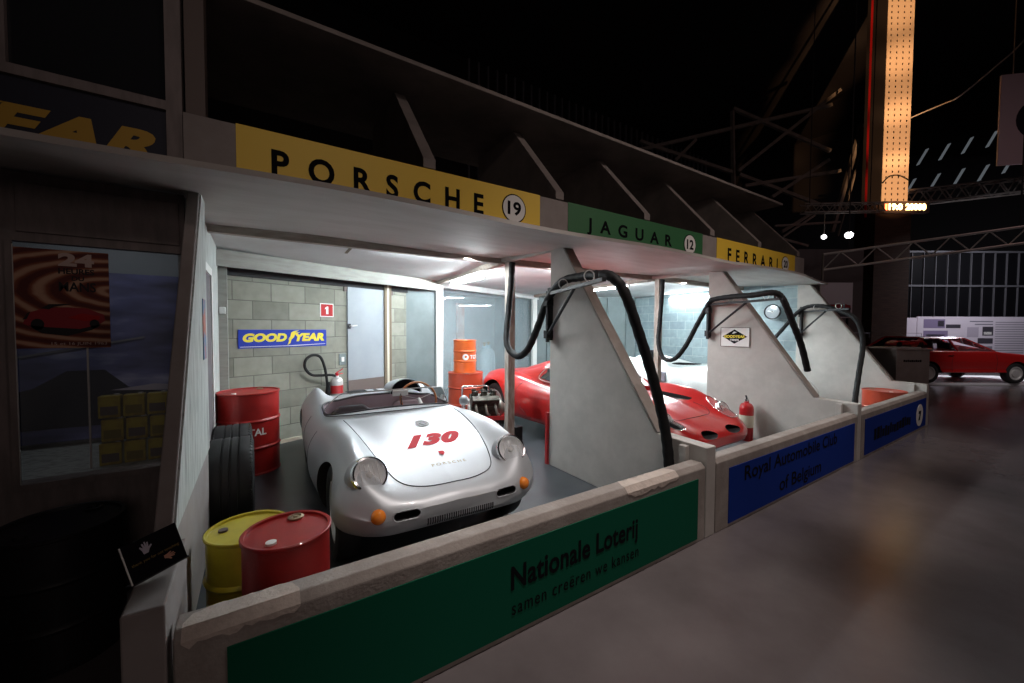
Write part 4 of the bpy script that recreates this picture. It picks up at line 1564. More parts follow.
#        s: zc    zv    zf    uf    w     zm    zb
T550 = {
    0.00: (0.475, 0.472, 0.46, 0.80, 0.40, 0.435, 0.375),
    0.03: (0.507, 0.504, 0.497, 0.80, 0.51, 0.44, 0.340),
    0.08: (0.532, 0.531, 0.54, 0.80, 0.58, 0.445, 0.322),
    0.16: (0.558, 0.565, 0.605, 0.79, 0.66, 0.45, 0.308),
    0.28: (0.590, 0.605, 0.680, 0.78, 0.710, 0.455, 0.29),
    0.45: (0.632, 0.65, 0.742, 0.77, 0.712, 0.455, 0.25),
    0.70: (0.69, 0.695, 0.778, 0.76, 0.728, 0.45, 0.19),
    1.05: (0.745, 0.735, 0.775, 0.76, 0.742, 0.44, 0.17),
    1.40: (0.785, 0.765, 0.745, 0.77, 0.765, 0.44, 0.17),
    1.80: (0.795, 0.770, 0.73, 0.78, 0.755, 0.44, 0.17),
    2.25: (0.80, 0.765, 0.765, 0.76, 0.755, 0.45, 0.17),
    2.70: (0.79, 0.735, 0.845, 0.75, 0.765, 0.46, 0.18),
    3.05: (0.73, 0.70, 0.805, 0.75, 0.745, 0.47, 0.20),
    3.40: (0.62, 0.62, 0.65, 0.77, 0.67, 0.46, 0.25),
    3.55: (0.53, 0.53, 0.54, 0.78, 0.58, 0.44, 0.30),
    3.62: (0.47, 0.47, 0.47, 0.80, 0.46, 0.42, 0.34),
}
B = Body(T550, sec_spider)
cut = []
for s in (0.61, 2.71):
    for sd in (-1, 1):
        q = MB()
        q.lathe([(0, sd * 0.46), (0.335 if s < 1 else 0.33, sd * 0.46), (0.335 if s < 1 else 0.33, sd * 0.95), (0, sd * 0.95)], 48, (0, s, 0.30), axis='x')
        cut.append((q, M['dark']))
q = MB()
cp = spline([(0.0, 1.52, 0), (0.40, 1.55, 0), (0.56, 1.68, 0), (0.585, 1.95, 0), (0.55, 2.17, 0), (0.35, 2.24, 0), (0, 2.25, 0), (-0.35, 2.24, 0), (-0.55, 2.17, 0), (-0.585, 1.95, 0), (-0.56, 1.68, 0), (-0.40, 1.55, 0)], 5, True)
q.prism([(p.x, p.y) for p in cp], 0.30, 1.2, 'z')
cut.append((q, M['mauve']))
# oval brake ducts in the nose
for sd in (-1, 1):
    q = MB()
    pr = []
    for k in range(20):
        a = 2 * PI * k / 20
        pr.append((sd * 0.335 + 0.050 * (1 if math.cos(a) > 0 else -1) + 0.026 * math.cos(a), 0.450 + 0.023 * math.sin(a)))
    q.prism(pr, -0.2, 0.26, 'y')
    cut.append((q, M['dark']))
B.finish('body', M['silver'], car, cut)
# bonnet shut line
hood = [(-0.50, 1.30), (-0.475, 1.0), (-0.43, 0.62), (-0.375, 0.34), (-0.31, 0.19), (-0.18, 0.13), (0.0, 0.115), (0.18, 0.13), (0.31, 0.19), (0.375, 0.34), (0.43, 0.62), (0.475, 1.0), (0.50, 1.30)]
B.line(hood, 0.0038, M['seam'], car, 'bonnet_shut_line', off=0.0005, n=10)
# door shut lines on the flanks
for sd, dr_ in ((1, 'left'), (-1, 'right')):
    B.line([(1.45, 0.66), (1.47, 0.5), (1.49, 0.26)], 0.003, M['seam'], car, 'door_shut_line', dr_, n=8)
    B.line([(2.12, 0.66), (2.12, 0.5), (2.10, 0.26)], 0.003, M['seam'], car, 'door_shut_line', dr_, n=8)


def on_body(body, body_txt, m, parent, cu, cs, w, h, bold, shear=0.0, spacing=1.0, off=0.003, name='lettering'):
    """letters on the bonnet, read from in front of the car"""
    def warp(x, y):
        u = cu + (x - w / 2)
        s = cs - y
        r = body.top(u, s, off)
        return r[0] if r else Vector((u, s, 0))
    return lettering(body_txt, m, parent, (0, 0, 0), X3, Z3, w, h, bold, shear, spacing, warp=lambda x, y: warp(x, -y), name=name)


on_body(B, '130', M['redtext'], car, 0.06, 0.575, 0.46, 0.185, 0.075, shear=0.5, spacing=1.15, name='race_number')
on_body(B, 'PORSCHE', M['gold'], car, 0.05, 0.30, 0.25, 0.030, 0.008, spacing=1.5, off=0.006, name='maker_lettering')
# enamel crest and filler badge
B.patch([(0.045 + a, c - 0.09) for a, c in ((0.0, 0.505), (0.020, 0.53), (0.022, 0.56), (0.0, 0.565), (-0.022, 0.56), (-0.020, 0.53))], M['redtext'], car, 'crest', off=0.007, rings=3)
B.patch([(p[0], p[1]) for p in disc_poly(0.07, 0.97, 0.055, 0.07, 20)], M['chrome'], car, 'filler_badge', off=0.006, rings=3)
B.patch([(0.04, 0.97), (0.075, 0.915), (0.105, 0.96), (0.07, 1.0)], M['blackmetal'], car, 'badge_mark', off=0.008, rings=3)
for sd in (-1, 1):
    pos, nr = B.top(sd * 0.505, 0.245)
    nn = Vector((nr.x * 0.4, nr.y - 0.6, nr.z * 0.72)).normalized()
    lamp = headlamp(car, pos + nn * 0.026 + Vector((0, 0.0, -0.008)), nn, 0.106)
    q = MB()
    q.lathe([(0.112, -0.004), (0.122, -0.03), (0.128, -0.07), (0.12, -0.12), (0.09, -0.12), (0.09, -0.004)], 36)
    q.build('lamp_bucket', M['silver'], lamp, smooth=50)
    # orange indicator
    r = B.cast((sd * 0.492, -1, 0.462), (0, 1, 0), 0.0)
    q = MB()
    q.lathe([(0, 0.034), (0.018, 0.032), (0.034, 0.022), (0.042, 0.004), (0.044, -0.02), (0, -0.02)], 24)
    o = q.build('indicator', M['orange'], car, smooth=50)
    o.location = r[0]
    o.rotation_mode = 'QUATERNION'
    o.rotation_quaternion = (Vector((0, -1, 0)) * 0.6 + r[1]).normalized().to_track_quat('Z', 'Y')
    # duct lip
    pr = []
    for k in range(24):
        a = 2 * PI * k / 24
        pr.append((sd * 0.335 + 0.050 * (1 if math.cos(a) > 0 else -1) + 0.030 * math.cos(a), 0.450 + 0.027 * math.sin(a)))
    B.line(pr, 0.004, M['silver'], car, 'duct_lip', 'front', True, 0.0, 2)
# row of slits under the nose
q = MB()
for k in range(30):
    u = -0.21 + 0.44 * k / 29
    P = [B.cast((u, -1, z), (0, 1, 0), 0.0015)[0] for z in (0.360, 0.374, 0.388, 0.402)]
    q.tube(P, 0.0042, 6)
q.build('nose_slits', M['seam'], car)
# wheels
for sd in (-1, 1):
    for s in (0.61, 2.71):
        wheel(car, sd * (0.605 if s < 1 else 0.63), s, 0.305, 0.15 if s < 1 else 0.165, M['alu'], 'disc')
# windscreen: low wrap-round sheet
path = spline([(-0.60, 1.86, 0), (-0.585, 1.66, 0), (-0.50, 1.50, 0), (-0.30, 1.40, 0), (0, 1.365, 0), (0.30, 1.40, 0), (0.50, 1.50, 0), (0.585, 1.66, 0), (0.60, 1.86, 0)], 8)
q = MB()
lo_, hi_, edge, foot = [], [], [], []
N_ = len(path)
for i, p in enumerate(path):
    b0 = B.top(p.x, p.y)[0]
    f = min(1.0, 1.35 * math.sin(PI * i / (N_ - 1)) + 0.12)
    hgt = 0.185 * f
    c = Vector((p.x * (1 - 0.09 * f), p.y + 0.075 * f, b0.z + hgt))
    lo_.append(q.v(b0))
    hi_.append(q.v(c))
    edge.append(c)
    foot.append(b0)
for i in range(N_ - 1):
    q.face([lo_[i], lo_[i + 1], hi_[i + 1], hi_[i]])
ws = q.build('windscreen', mat('plexiglass', (1, 1, 1), 0.03, trans=1.0, ior=1.02, spec=0.6), car, smooth=60)
q = MB()
q.tube(edge, 0.006, 6)
q.build('windscreen_rim', M['alu'], ws, smooth=60)
q = MB()
q.tube(foot, 0.006, 6)
q.build('windscreen_seal', M['seam'], ws, smooth=60)
# cockpit: floor tray is the cut; dashboard, seats, wheel, mirror, lip
q = MB()
q.tube([(B.top(p.x * 1.01, 1.95 + (p.y - 1.95) * 1.01)[0] + Vector((0, 0, 0.002))) for p in cp], 0.011, 8, closed=True)
q.build('cockpit_rim', M['seat'], car, smooth=60)
for sd in (-1, 1):
    q = MB()
    q.box((sd * 0.29 - 0.20, 1.72, 0.32), (sd * 0.29 + 0.20, 2.16, 0.45))
    sq = q.build('seat', M['mauve'], car, bevel=0.04)
    q = MB()
    A = [(-0.20, 0.0), (-0.19, 0.24), (-0.11, 0.31), (0.11, 0.31), (0.19, 0.24), (0.20, 0.0)]
    q.prism(A, 0, 0.08, 'y')
    sb = q.build('seat_back', M['seat'] if sd < 0 else M['mauve'], car, bevel=0.02)
    sb.location = (sd * 0.29, 2.10, 0.42)
    sb.rotation_euler = (math.radians(-14), 0, 0)
q = MB()
q.prism([(1.50, 0.60), (1.50, 0.755), (1.60, 0.745), (1.63, 0.70), (1.62, 0.60)], -0.53, 0.53, 'x')
q.build('dashboard', M['mauve'], car, bevel=0.01)
q = MB()
for u in (0.20, 0.29, 0.38):
    q.lathe([(0, 0.006), (0.038, 0.006), (0.04, 0)], 20, (u, 1.63, 0.695), axis='y')
q.build('dials', M['blackmetal'], car)
sw_ = MB()
cc = Vector((0.29, 1.76, 0.80))
tl = Matrix.Rotation(math.radians(-25), 4, 'X')
pts = [cc + (tl @ Vector((0.185 * math.cos(a), 0, 0.185 * math.sin(a)))) for a in [2 * PI * j / 36 for j in range(36)]]
sw_.tube(pts, 0.012, 8, closed=True)
st = sw_.build('steering_wheel', M['wood'], car, smooth=60)
q = MB()
for a in (0.3, 2.84, 4.71):
    q.bar(cc, cc + (tl @ Vector((0.18 * math.cos(a), 0, 0.18 * math.sin(a)))), 0.016, 0.004)
q.tube([cc, cc + Vector((0, -0.18, -0.09))], 0.02, 10)
q.build('spokes', M['alu'], st)
q = MB()
q.box((-0.075, -0.006, -0.028), (0.075, 0.02, 0.028))
mi = q.build('interior_mirror', M['white'], car, bevel=0.006)
mi.location = (0.06, 1.60, 0.905)
q = MB()
q.bar((0.0, -0.04, -0.13), (0, 0.0, 0.0), 0.010)
q.build('stalk', M['chrome'], mi)
# headrest fairing behind the driver
q = MB()
nst = 18
rings = []
for i in range(nst + 1):
    f = i / nst
    s = 2.22 + 0.92 * f
    rw = 0.165 * (1 - f ** 2.2) + 0.012
    rh = 0.165 * (1 - f ** 1.7) + 0.008
    base = (B.top(0.29, s)[0].z) - 0.03
    rings.append([q.v((0.29 + rw * math.cos(PI * k / 16), s, base + 0.03 + rh * math.sin(PI * k / 16) ** 0.85)) for k in range(17)])
for A_, C_ in zip(rings, rings[1:]):
    for k in range(16):
        q.face([A_[k], A_[k + 1], C_[k + 1], C_[k]])
hr = q.build('headrest_fairing', M['silver'], car, smooth=60)
q = MB()
bz = B.top(0.29, 2.22)[0].z - 0.0
ring = [q.v((0.29 + 0.163 * math.cos(PI * k / 16), 2.235, bz + 0.163 * math.sin(PI * k / 16) ** 0.85)) for k in range(17)]
c_ = q.v((0.29, 2.26, bz + 0.08))
for k in range(16):
    q.face([ring[k], ring[k + 1], c_])
q.build('headrest_pad', M['ink'], hr)
# bullet mirror on the left wing
q = MB()
q.lathe([(0.0, -0.09), (0.022, -0.075), (0.042, -0.035), (0.05, 0.0), (0.046, 0.008), (0, 0.004)], 20, axis='y')
bmirror = q.build('wing_mirror', M['silver'], car, smooth=45)
pm_ = B.top(0.60, 1.30)[0]
bmirror.location = pm_ + Vector((0.0, 0, 0.085))
q = MB()
q.bar((0, -0.02, -0.10), (0, -0.02, -0.03), 0.014)
q.build('stalk', M['chrome'], bmirror)
# rear deck grilles and exhaust
for sd in (-1, 1):
    q = MB()
    for k in range(9):
        s = 2.45 + 0.05 * k
        P = [B.top(sd * 0.17 - 0.10 + 0.05 * j, s, 0.002)[0] for j in range(5)] if sd < 0 else [B.top(0.02 + 0.02 * j, s, 0.002)[0] for j in range(3)]
        q.tube(P, 0.006, 6)
    q.build('deck_louvres', M['seam'], car)

# ---- red coupe in the middle bay -----------------------------------------------


def sec_gt(zc, zv, zf, uf, w, zm, zb):
    return [(0, zc), (0.22 * w, zc - 0.002), (0.46 * w, zv), (uf * w, zf), (0.5 * (uf + 1) * w + 0.01, zf - 0.25 * (zf - zm)), (0.98 * w, 0.5 * (zf + zm) - 0.02), (w, zm), (0.985 * w, zm - 0.45 * (zm - zb)), (0.93 * w, zb + 0.03), (0.8 * w, zb), (0, zb)]


gt = thing('sports_coupe', 'low red racing coupe with long nose in the middle bay', 'car', (4.13, 2.19, 0.006), math.radians(1.5))
TGT = {
    0.00: (0.42, 0.418, 0.415, 0.72, 0.40, 0.385, 0.33),
    0.04: (0.455, 0.452, 0.45, 0.74, 0.56, 0.385, 0.295),
    0.12: (0.49, 0.487, 0.50, 0.76, 0.68, 0.39, 0.26),
    0.28: (0.55, 0.535, 0.585, 0.76, 0.76, 0.40, 0.235),
    0.50: (0.62, 0.595, 0.69, 0.75, 0.80, 0.42, 0.22),
    0.80: (0.70, 0.66, 0.785, 0.74, 0.825, 0.44, 0.21),
    1.15: (0.745, 0.705, 0.805, 0.74, 0.83, 0.45, 0.20),
    1.60: (0.785, 0.75, 0.775, 0.75, 0.825, 0.45, 0.20),
    2.10: (0.80, 0.775, 0.765, 0.76, 0.825, 0.46, 0.20),
    2.65: (0.84, 0.82, 0.82, 0.76, 0.84, 0.48, 0.20),
    3.34: (0.86, 0.84, 0.875, 0.76, 0.85, 0.50, 0.22),
    3.60: (0.84, 0.82, 0.83, 0.77, 0.83, 0.52, 0.28),
    3.74: (0.79, 0.78, 0.78, 0.78, 0.79, 0.54, 0.34),
    3.80: (0.74, 0.73, 0.73, 0.78, 0.74, 0.55, 0.40),
}
G = Body(TGT, sec_gt)
cut = []
for s, r_ in ((0.80, 0.345), (3.33, 0.385)):
    for sd in (-1, 1):
        q = MB()
        q.lathe([(0, sd * 0.50), (r_, sd * 0.50), (r_, sd * 1.0), (0, sd * 1.0)], 48, (0, s, 0.325), axis='x')
        cut.append((q, M['dark']))
for sd in (-1, 1):
    q = MB()
    q.prism([(sd * 0.24 + a * 1.0, c) for a, c in disc_poly(0, 0.452, 0.13, 0.032, 24)], -0.3, 0.30, 'y')
    cut.append((q, M['dark']))
    # vent slot beside the bonnet bulge
    q = MB()
    P4 = [(0.34, 0.72), (0.47, 0.66), (0.43, 1.12), (0.33, 1.22)]
    q.prism([(sd * a, c) for a, c in P4], 0.655, 0.9, 'z')
    cut.append((q, M['dark']))
G.finish('body', M['red'], gt, cut)
for sd in (-1, 1):
    G.patch([(sd * (a - 0.05), s) for a, s in ((0.50, 0.20), (0.60, 0.165), (0.67, 0.22), (0.70, 0.36), (0.69, 0.50), (0.62, 0.54), (0.54, 0.42))], M['darkglass'] if sd < 0 else M['lens'], gt, 'lamp_cover', off=0.004, rings=4)
    q = MB()
    pos, nr = G.top(sd * 0.57, 0.33)
    o = headlamp(gt, pos - nr * 0.012 + Vector((0, -0.02, 0)), (nr + Vector((0, -0.9, 0))).normalized(), 0.085)
    G.line([(sd * (a - 0.05), s) for a, s in ((0.50, 0.20), (0.60, 0.165), (0.67, 0.22), (0.70, 0.36), (0.69, 0.50), (0.62, 0.54), (0.54, 0.42))], 0.005, M['chrome'], gt, 'cover_trim', closed=True, off=0.004, n=4)
    wheel(gt, sd * 0.70, 0.80, 0.32, 0.17, M['alu'], 'wire')
    wheel(gt, sd * 0.70, 3.33, 0.325, 0.20, M['alu'], 'wire')
    for dr_ in (('left',) if sd > 0 else ('right',)):
        G.line([(2.62, 0.74), (2.68, 0.60), (2.60, 0.42), (2.45, 0.30)], 0.0035, M['seam'], gt, 'door_shut_line', dr_, n=8)
        G.line([(1.50, 0.74), (1.47, 0.5), (1.52, 0.30)], 0.0035, M['seam'], gt, 'door_shut_line', dr_, n=8)
G.line([(-0.42, 0.62), (-0.40, 0.42), (-0.25, 0.34), (0, 0.32), (0.25, 0.34), (0.40, 0.42), (0.42, 0.62)], 0.0035, M['seam'], gt, 'bonnet_shut_line', off=0.0, n=8)
# roof and glasshouse


def sec_roof(w, zr, z0):
    return [(0, zr), (0.45 * w, zr - 0.006), (0.74 * w, zr - 0.035), (0.84 * w, zr - 0.09), (0.93 * w, 0.5 * (zr + z0)), (w, z0), (0.9 * w, z0 - 0.04), (0, z0 - 0.04)]


TR = {1.55: (0.55, 0.79, 0.745), 1.75: (0.62, 0.90, 0.74), 2.05: (0.66, 1.06, 0.735), 2.30: (0.67, 1.11, 0.735), 2.60: (0.66, 1.105, 0.76), 2.95: (0.62, 1.03, 0.79), 3.35: (0.55, 0.93, 0.80), 3.72: (0.45, 0.81, 0.76)}


class Roof(Body):
    pass


def roof_body(tab, sec):
    return Body({k - min(tab): v for k, v in tab.items()}, sec)


RB = roof_body(TR, sec_roof)
ro = RB.finish('roof', M['red'], gt)
ro.location = (0, 1.22, 0)
for sd, dr_ in ((1, 'left'), (-1, 'right')):
    w_ = RB.patch([(0.42, 0.80), (0.80, 0.80), (1.10, 0.83), (0.98, 0.97), (0.72, 1.01), (0.56, 0.98)], M['darkglass'], ro, 'side_window', dr_, off=0.004)
    RB.line([(0.40, 0.79), (0.80, 0.79), (1.13, 0.825), (0.99, 0.985), (0.72, 1.025), (0.54, 0.99)], 0.006, M['alu'], ro, 'window_trim', dr_, True, 0.003, 5)
RB.patch([(-0.50, 0.14), (0, 0.10), (0.50, 0.14), (0.46, 0.44), (0, 0.46), (-0.46, 0.44)], M['darkglass'], ro, 'windscreen', off=0.004, rings=6)

# ---- pale racer in the far bay -------------------------------------------------
pc = thing('racing_car', 'pale mint open racing car in the farthest bay', 'car', (7.45, 2.6, 0.006), math.radians(6.0))
TP = {}
for k_, v_ in T550.items():
    zc, zv, zf, uf, w, zm, zb = v_
    TP[k_ * 1.14] = (zc * 1.06, zv * 1.06 + 0.01, zf * 1.08 + (0.06 if 2.0 < k_ < 3.3 else 0.0), uf, w * 1.08, zm, zb)
P_ = Body(TP, sec_spider)
cut = []
for s in (0.84, 3.2):
    for sd in (-1, 1):
        q = MB()
        q.lathe([(0, sd * 0.52), (0.34, sd * 0.52), (0.34, sd * 1.0), (0, sd * 1.0)], 40, (0, s, 0.32), axis='x')
        cut.append((q, M['dark']))
q = MB()
q.prism([(a, c) for a, c in disc_poly(0.1, 2.12, 0.35, 0.25, 28)], 0.4, 1.3, 'z')
cut.append((q, M['dark']))
P_.finish('body', M['pale'], pc, cut)
for sd in (-1, 1):
    for s in (0.84, 3.2):
        wheel(pc, sd * 0.68, s, 0.31, 0.17, M['alu'])
    pos, nr = P_.top(sd * 0.58, 0.30)
    headlamp(pc, pos, (nr + Vector((0, -0.6, 0))).normalized(), 0.085)
q = MB()
q.prism([(2.75, 0.80), (2.75, 1.06), (2.82, 1.10), (2.90, 1.08), (2.96, 0.80)], -0.20, 0.20, 'x')
q.build('headrest', M['ink'], pc, bevel=0.02)
q = MB()
q.box((-0.86, 2.05, 0.56), (-0.80, 2.31, 0.74))
q.build('side_vent', M['inkgrey'], pc, bevel=0.01)
pth = spline([(-0.58, 2.15, 0), (-0.50, 1.85, 0), (0, 1.68, 0), (0.50, 1.85, 0), (0.58, 2.15, 0)], 8)
q = MB()
lo_ = [q.v(P_.top(p.x, p.y)[0]) for p in pth]
hi_ = [q.v(P_.top(p.x, p.y)[0] + Vector((0, 0.06, 0.16))) for p in pth]
for i in range(len(pth) - 1):
    q.face([lo_[i], lo_[i + 1], hi_[i + 1], hi_[i]])
q.build('windscreen', MATS['plexiglass'], pc, smooth=60)

# ------------------------------------------------------------------ engine on its trolley
en = thing('engine_trolley', 'red trolley with chrome push handle carrying a bare engine', 'trolley', (2.74, 4.96, 0.006), math.radians(-20))
en.scale = (0.92, 0.92, 0.86)
q = MB()
q.bar((-0.32, -0.20, 0.10), (0.32, -0.20, 0.10), 0.05).bar((-0.32, 0.20, 0.10), (0.32, 0.20, 0.10), 0.05)
for x in (-0.30, 0.0, 0.30):
    q.bar((x, -0.20, 0.10), (x, 0.20, 0.10), 0.05)
for x in (-0.25, 0.25):
    for y in (-0.18, 0.18):
        q.bar((x, y, 0.10), (x, y, 0.30), 0.04)
q.build('chassis', M['blackmetal'], en, bevel=0.004)
q = MB()
q.box((-0.34, -0.24, 0.29), (0.34, 0.24, 0.31)).box((-0.34, -0.25, 0.29), (0.34, -0.235, 0.36)).box((-0.34, 0.235, 0.29), (0.34, 0.25, 0.36)).box((-0.345, -0.25, 0.29), (-0.33, 0.25, 0.36)).box((0.33, -0.25, 0.29), (0.345, 0.25, 0.36))
q.build('tray', M['dred'], en, bevel=0.004)
for x in (-0.28, 0.28):
    for y in (-0.2, 0.2):
        q = MB()
        q.lathe([(0, -0.02), (0.045, -0.02), (0.05, -0.01), (0.05, 0.01), (0.045, 0.02), (0, 0.02)], 20, (x, y, 0.05), axis='y')
        q.build('caster', M['black'], en, smooth=40)
q = MB()
q.tube(spline([(-0.30, 0.30, 0.10), (-0.30, 0.30, 0.45), (-0.30, 0.30, 0.72), (-0.27, 0.30, 0.77), (0.0, 0.30, 0.78), (0.10, 0.30, 0.77), (0.13, 0.30, 0.72), (0.13, 0.30, 0.45), (0.13, 0.30, 0.10)], 5), 0.014, 10)
q.build('push_handle', M['chrome'], en, smooth=60)
q = MB()
q.box((-0.20, -0.13, 0.33), (0.22, 0.13, 0.50))
q.prism([(-0.13, 0.50), (-0.24, 0.62), (-0.15, 0.68), (0, 0.56), (0.15, 0.68), (0.24, 0.62), (0.13, 0.50)], -0.20, 0.22, 'x')
q.build('engine_block', M['engine'], en, bevel=0.012)
for k, x in enumerate((-0.14, 0.01, 0.16)):
    for sd in (-1, 1):
        q = MB()
        q.lathe([(0, 0.0), (0.045, 0.0), (0.045, 0.05), (0.03, 0.06), (0.03, 0.09), (0.042, 0.13), (0.036, 0.13), (0.02, 0.10), (0, 0.10)], 16, (x, sd * 0.10, 0.62))
        q.build('carburettor', M['engine'], en, smooth=45)
    q = MB()
    q.tube(spline([(x, -0.13, 0.56), (x, -0.22, 0.50), (x + 0.02, -0.235, 0.40), (x + 0.06, -0.20, 0.37)], 5), 0.02, 10)
    q.build('exhaust_stub', M['castalu'], en, smooth=60)
q = MB()
q.lathe([(0, 0), (0.13, 0), (0.15, 0.03), (0.15, 0.05), (0.06, 0.12), (0.05, 0.2), (0, 0.2)], 24, (0.22, 0, 0.45), axis='x')
q.build('clutch_housing', M['castalu'], en, smooth=40)
q = MB()
q.lathe([(0, -0.03), (0.08, -0.03), (0.09, -0.02), (0.07, -0.01), (0.09, 0.0), (0, 0.0)], 20, (-0.21, 0, 0.43), axis='x')
q.lathe([(0, -0.03), (0.05, -0.03), (0.05, 0.0), (0, 0.0)], 16, (-0.21, 0.12, 0.54), axis='x')
q.build('pulleys', M['alu'], en, smooth=40)
q = MB()
for k in range(6):
    x = -0.16 + 0.065 * k
    q.tube(spline([(x, 0.05, 0.62), (x + 0.03, 0.0, 0.74), (0.05, -0.02, 0.72), (0.02, -0.02, 0.66)], 4), 0.006, 6)
q.build('ignition_leads', M['black'], en, smooth=60)

# ------------------------------------------------------------------ display case on a plinth beyond the far barrier
dc = thing('display_plinth', 'grey box plinth with small lettering beyond the farthest pit wall', 'plinth', (9.85, 1.94, 0), YAW - PI / 2 + math.radians(2))
q = MB()
q.box((-0.30, 0.0, 0), (0.32, 0.62, 1.20))
q.build('box', M['crate'], dc, bevel=0.006)
q = MB()
q.box((-0.33, -0.03, 1.195), (0.35, 0.65, 1.225))
q.build('top_board', M['crate'], dc, bevel=0.003)
q = MB()
for k in range(9):
    q.box((-0.17 + 0.038 * k, -0.002, 0.98), (-0.14 + 0.038 * k, 0.0, 1.02 - 0.006 * (k % 2)))
q.build('faded_dark_print', M['ink'], dc)
gc = thing('glass_case', 'long glass case standing on the grey box plinth', 'display case', (9.72, 2.06, 1.225), YAW - PI / 2 + math.radians(2))
q = MB()
q.box((-0.55, 0.05, 0), (0.42, 0.50, 0.02))
q.build('case_base', M['alu'], gc)
q = MB()
for a, c in (((-0.55, 0.05, 0.02), (0.42, 0.054, 0.27)), ((-0.55, 0.496, 0.02), (0.42, 0.5, 0.27)), ((-0.55, 0.05, 0.27), (0.42, 0.5, 0.274)), ((0.416, 0.054, 0.02), (0.42, 0.496, 0.27)), ((-0.55, 0.054, 0.02), (-0.546, 0.496, 0.27))):
    q.box(a, c)
q.build('case_glass', M['glass'], gc)
# model car in the case
TM = {0.0: (0.05, 0.05, 0.05, 0.7, 0.05, 0.045, 0.03), 0.05: (0.075, 0.075, 0.08, 0.7, 0.085, 0.05, 0.02), 0.2: (0.10, 0.095, 0.115, 0.72, 0.10, 0.06, 0.02), 0.4: (0.115, 0.11, 0.11, 0.74, 0.10, 0.06, 0.02), 0.58: (0.12, 0.115, 0.125, 0.72, 0.105, 0.06, 0.025), 0.70: (0.07, 0.07, 0.07, 0.7, 0.07, 0.05, 0.04)}
mc = thing('model_car', 'red model racing car inside the glass case', 'model car', (9.80, 2.28, 1.247), YAW - PI + math.radians(2))
mb_ = Body(TM, sec_spider, 0.02, 5)
cut = []
for s in (0.14, 0.55):
    q = MB()
    q.lathe([(0, -0.2), (0.055, -0.2), (0.055, 0.2), (0, 0.2)], 20, (0, s, 0.045), axis='x')
mb_.finish('body', M['red'], mc)
for sd in (-1, 1):
    for s in (0.14, 0.55):
        q = MB()
        q.lathe([(0, -0.02), (0.035, -0.02), (0.045, -0.012), (0.045, 0.012), (0.035, 0.02), (0, 0.02)], 18, (sd * 0.095, s, 0.045), axis='x')
        q.build('wheel', M['black'], mc, smooth=40)
q = MB()
q.ball((0, 0.38, 0.115), (0.05, 0.08, 0.035), 14, 8)
q.build('cockpit', M['ink'], mc, smooth=60)

# ------------------------------------------------------------------ grey partition with photo board beyond the bays
VR = YAW - PI / 2        # turn of things that face the visitor
pt = thing('partition_wall', 'tall grey partition behind the far end of the pits', 'partition', (10.75, 3.9, 0), VR)
q = MB()
q.box((-0.25, 0.0, 0), (1.28, 0.12, 3.42))
q.build('panel', M['greywall'], pt)
pb = thing('photo_board', 'lilac board with a red car picture on the grey partition', 'picture board', (9.72, 3.28, 1.80), VR)
q = MB()
q.box((-0.02, 0, 0), (0.64, 0.03, 0.72))
q.build('board', M['lilac'], pb, bevel=0.004)
flat([(0.0, 0.02), (0.60, 0.02), (0.60, 0.26), (0.45, 0.28), (0.0, 0.27)], M['lilacdark'], pb, 'dark_print', (0, 0, 0), X3, Z3, 0.003)
flat([(0.05, 0.22), (0.20, 0.27), (0.5, 0.28), (0.6, 0.24), (0.6, 0.20), (0.3, 0.19), (0.1, 0.19)], M['paperred'], pb, 'red_car_print', (0, -0.003, 0), X3, Z3, 0.003)
q = MB()
q.box((-0.05, -0.01, -0.05), (-0.02, 0.03, 0.74))
q.build('edge', M['alu'], pb)
pg = MB()
pg.box((-0.02, 0.06, 0), (0.0, 0.10, 1.8)).box((0.60, 0.06, 0), (0.62, 0.10, 1.8))
pg.build('post', M['blackmetal'], pb, loc=(0, 0, -1.80))

# ------------------------------------------------------------------ aluminium truss
tr = thing('lattice_truss', 'pale aluminium lattice truss hanging beyond the far bays', 'truss', (0, 0, 0))


def lattice(t, P0, P1, hgt, dep, n, r, m, rb=None):
    P0, P1 = Vector(P0), Vector(P1)
    d = (P1 - P0)
    side = d.cross(Vector((0, 0, 1))).normalized() * dep
    up = Vector((0, 0, hgt))
    for nm, o in (('top_chord', up), ('bottom_chord', Vector((0, 0, 0)))):
        for sd in ((0, 1) if dep else (0,)):
            q = MB()
            q.tube([P0 + o + side * sd, P1 + o + side * sd], r, 8)
            q.build(nm, m, t, smooth=60)
    q = MB()
    for k in range(n):
        a, c = P0 + d * (k / n), P0 + d * ((k + 1) / n)
        md = (a + c) / 2
        for sd in ((0, 1) if dep else (0,)):
            q.tube([a + side * sd, md + up + side * sd], rb or r * 0.6, 6)
            q.tube([md + up + side * sd, c + side * sd], rb or r * 0.6, 6)
        if dep:
            q.tube([a, a + side], rb or r * 0.6, 6)
            q.tube([md + up, md + up + side], rb or r * 0.6, 6)
    q.build('bracing', m, t)
    for f in (0.12, 0.88):
        q = MB()
        c = P0 + d * f + up
        q.tube([c, Vector((c.x, c.y, 15.0))], 0.012, 6)
        q.build('hanger', M['hall'], t)


lattice(tr, (10.15, 3.42, 2.83), (13.2, 0.75, 3.36), 0.33, 0.0, 6, 0.026, M['alu'], 0.012)
q = MB()
q.tube([(10.15, 3.42, 2.60), (10.15, 3.42, 3.18)], 0.022, 8)
q.build('end_post', M['steel'], tr)

# ------------------------------------------------------------------ perforated column with LED strip
c0 = Vector((18.23, 4.18, -0.167))
pc_ = thing('lattice_column', 'orange-lit perforated steel column rising to the roof', 'column', c0, VR)
pc_.scale = (1.108, 1.108, 1.108)
q = MB()
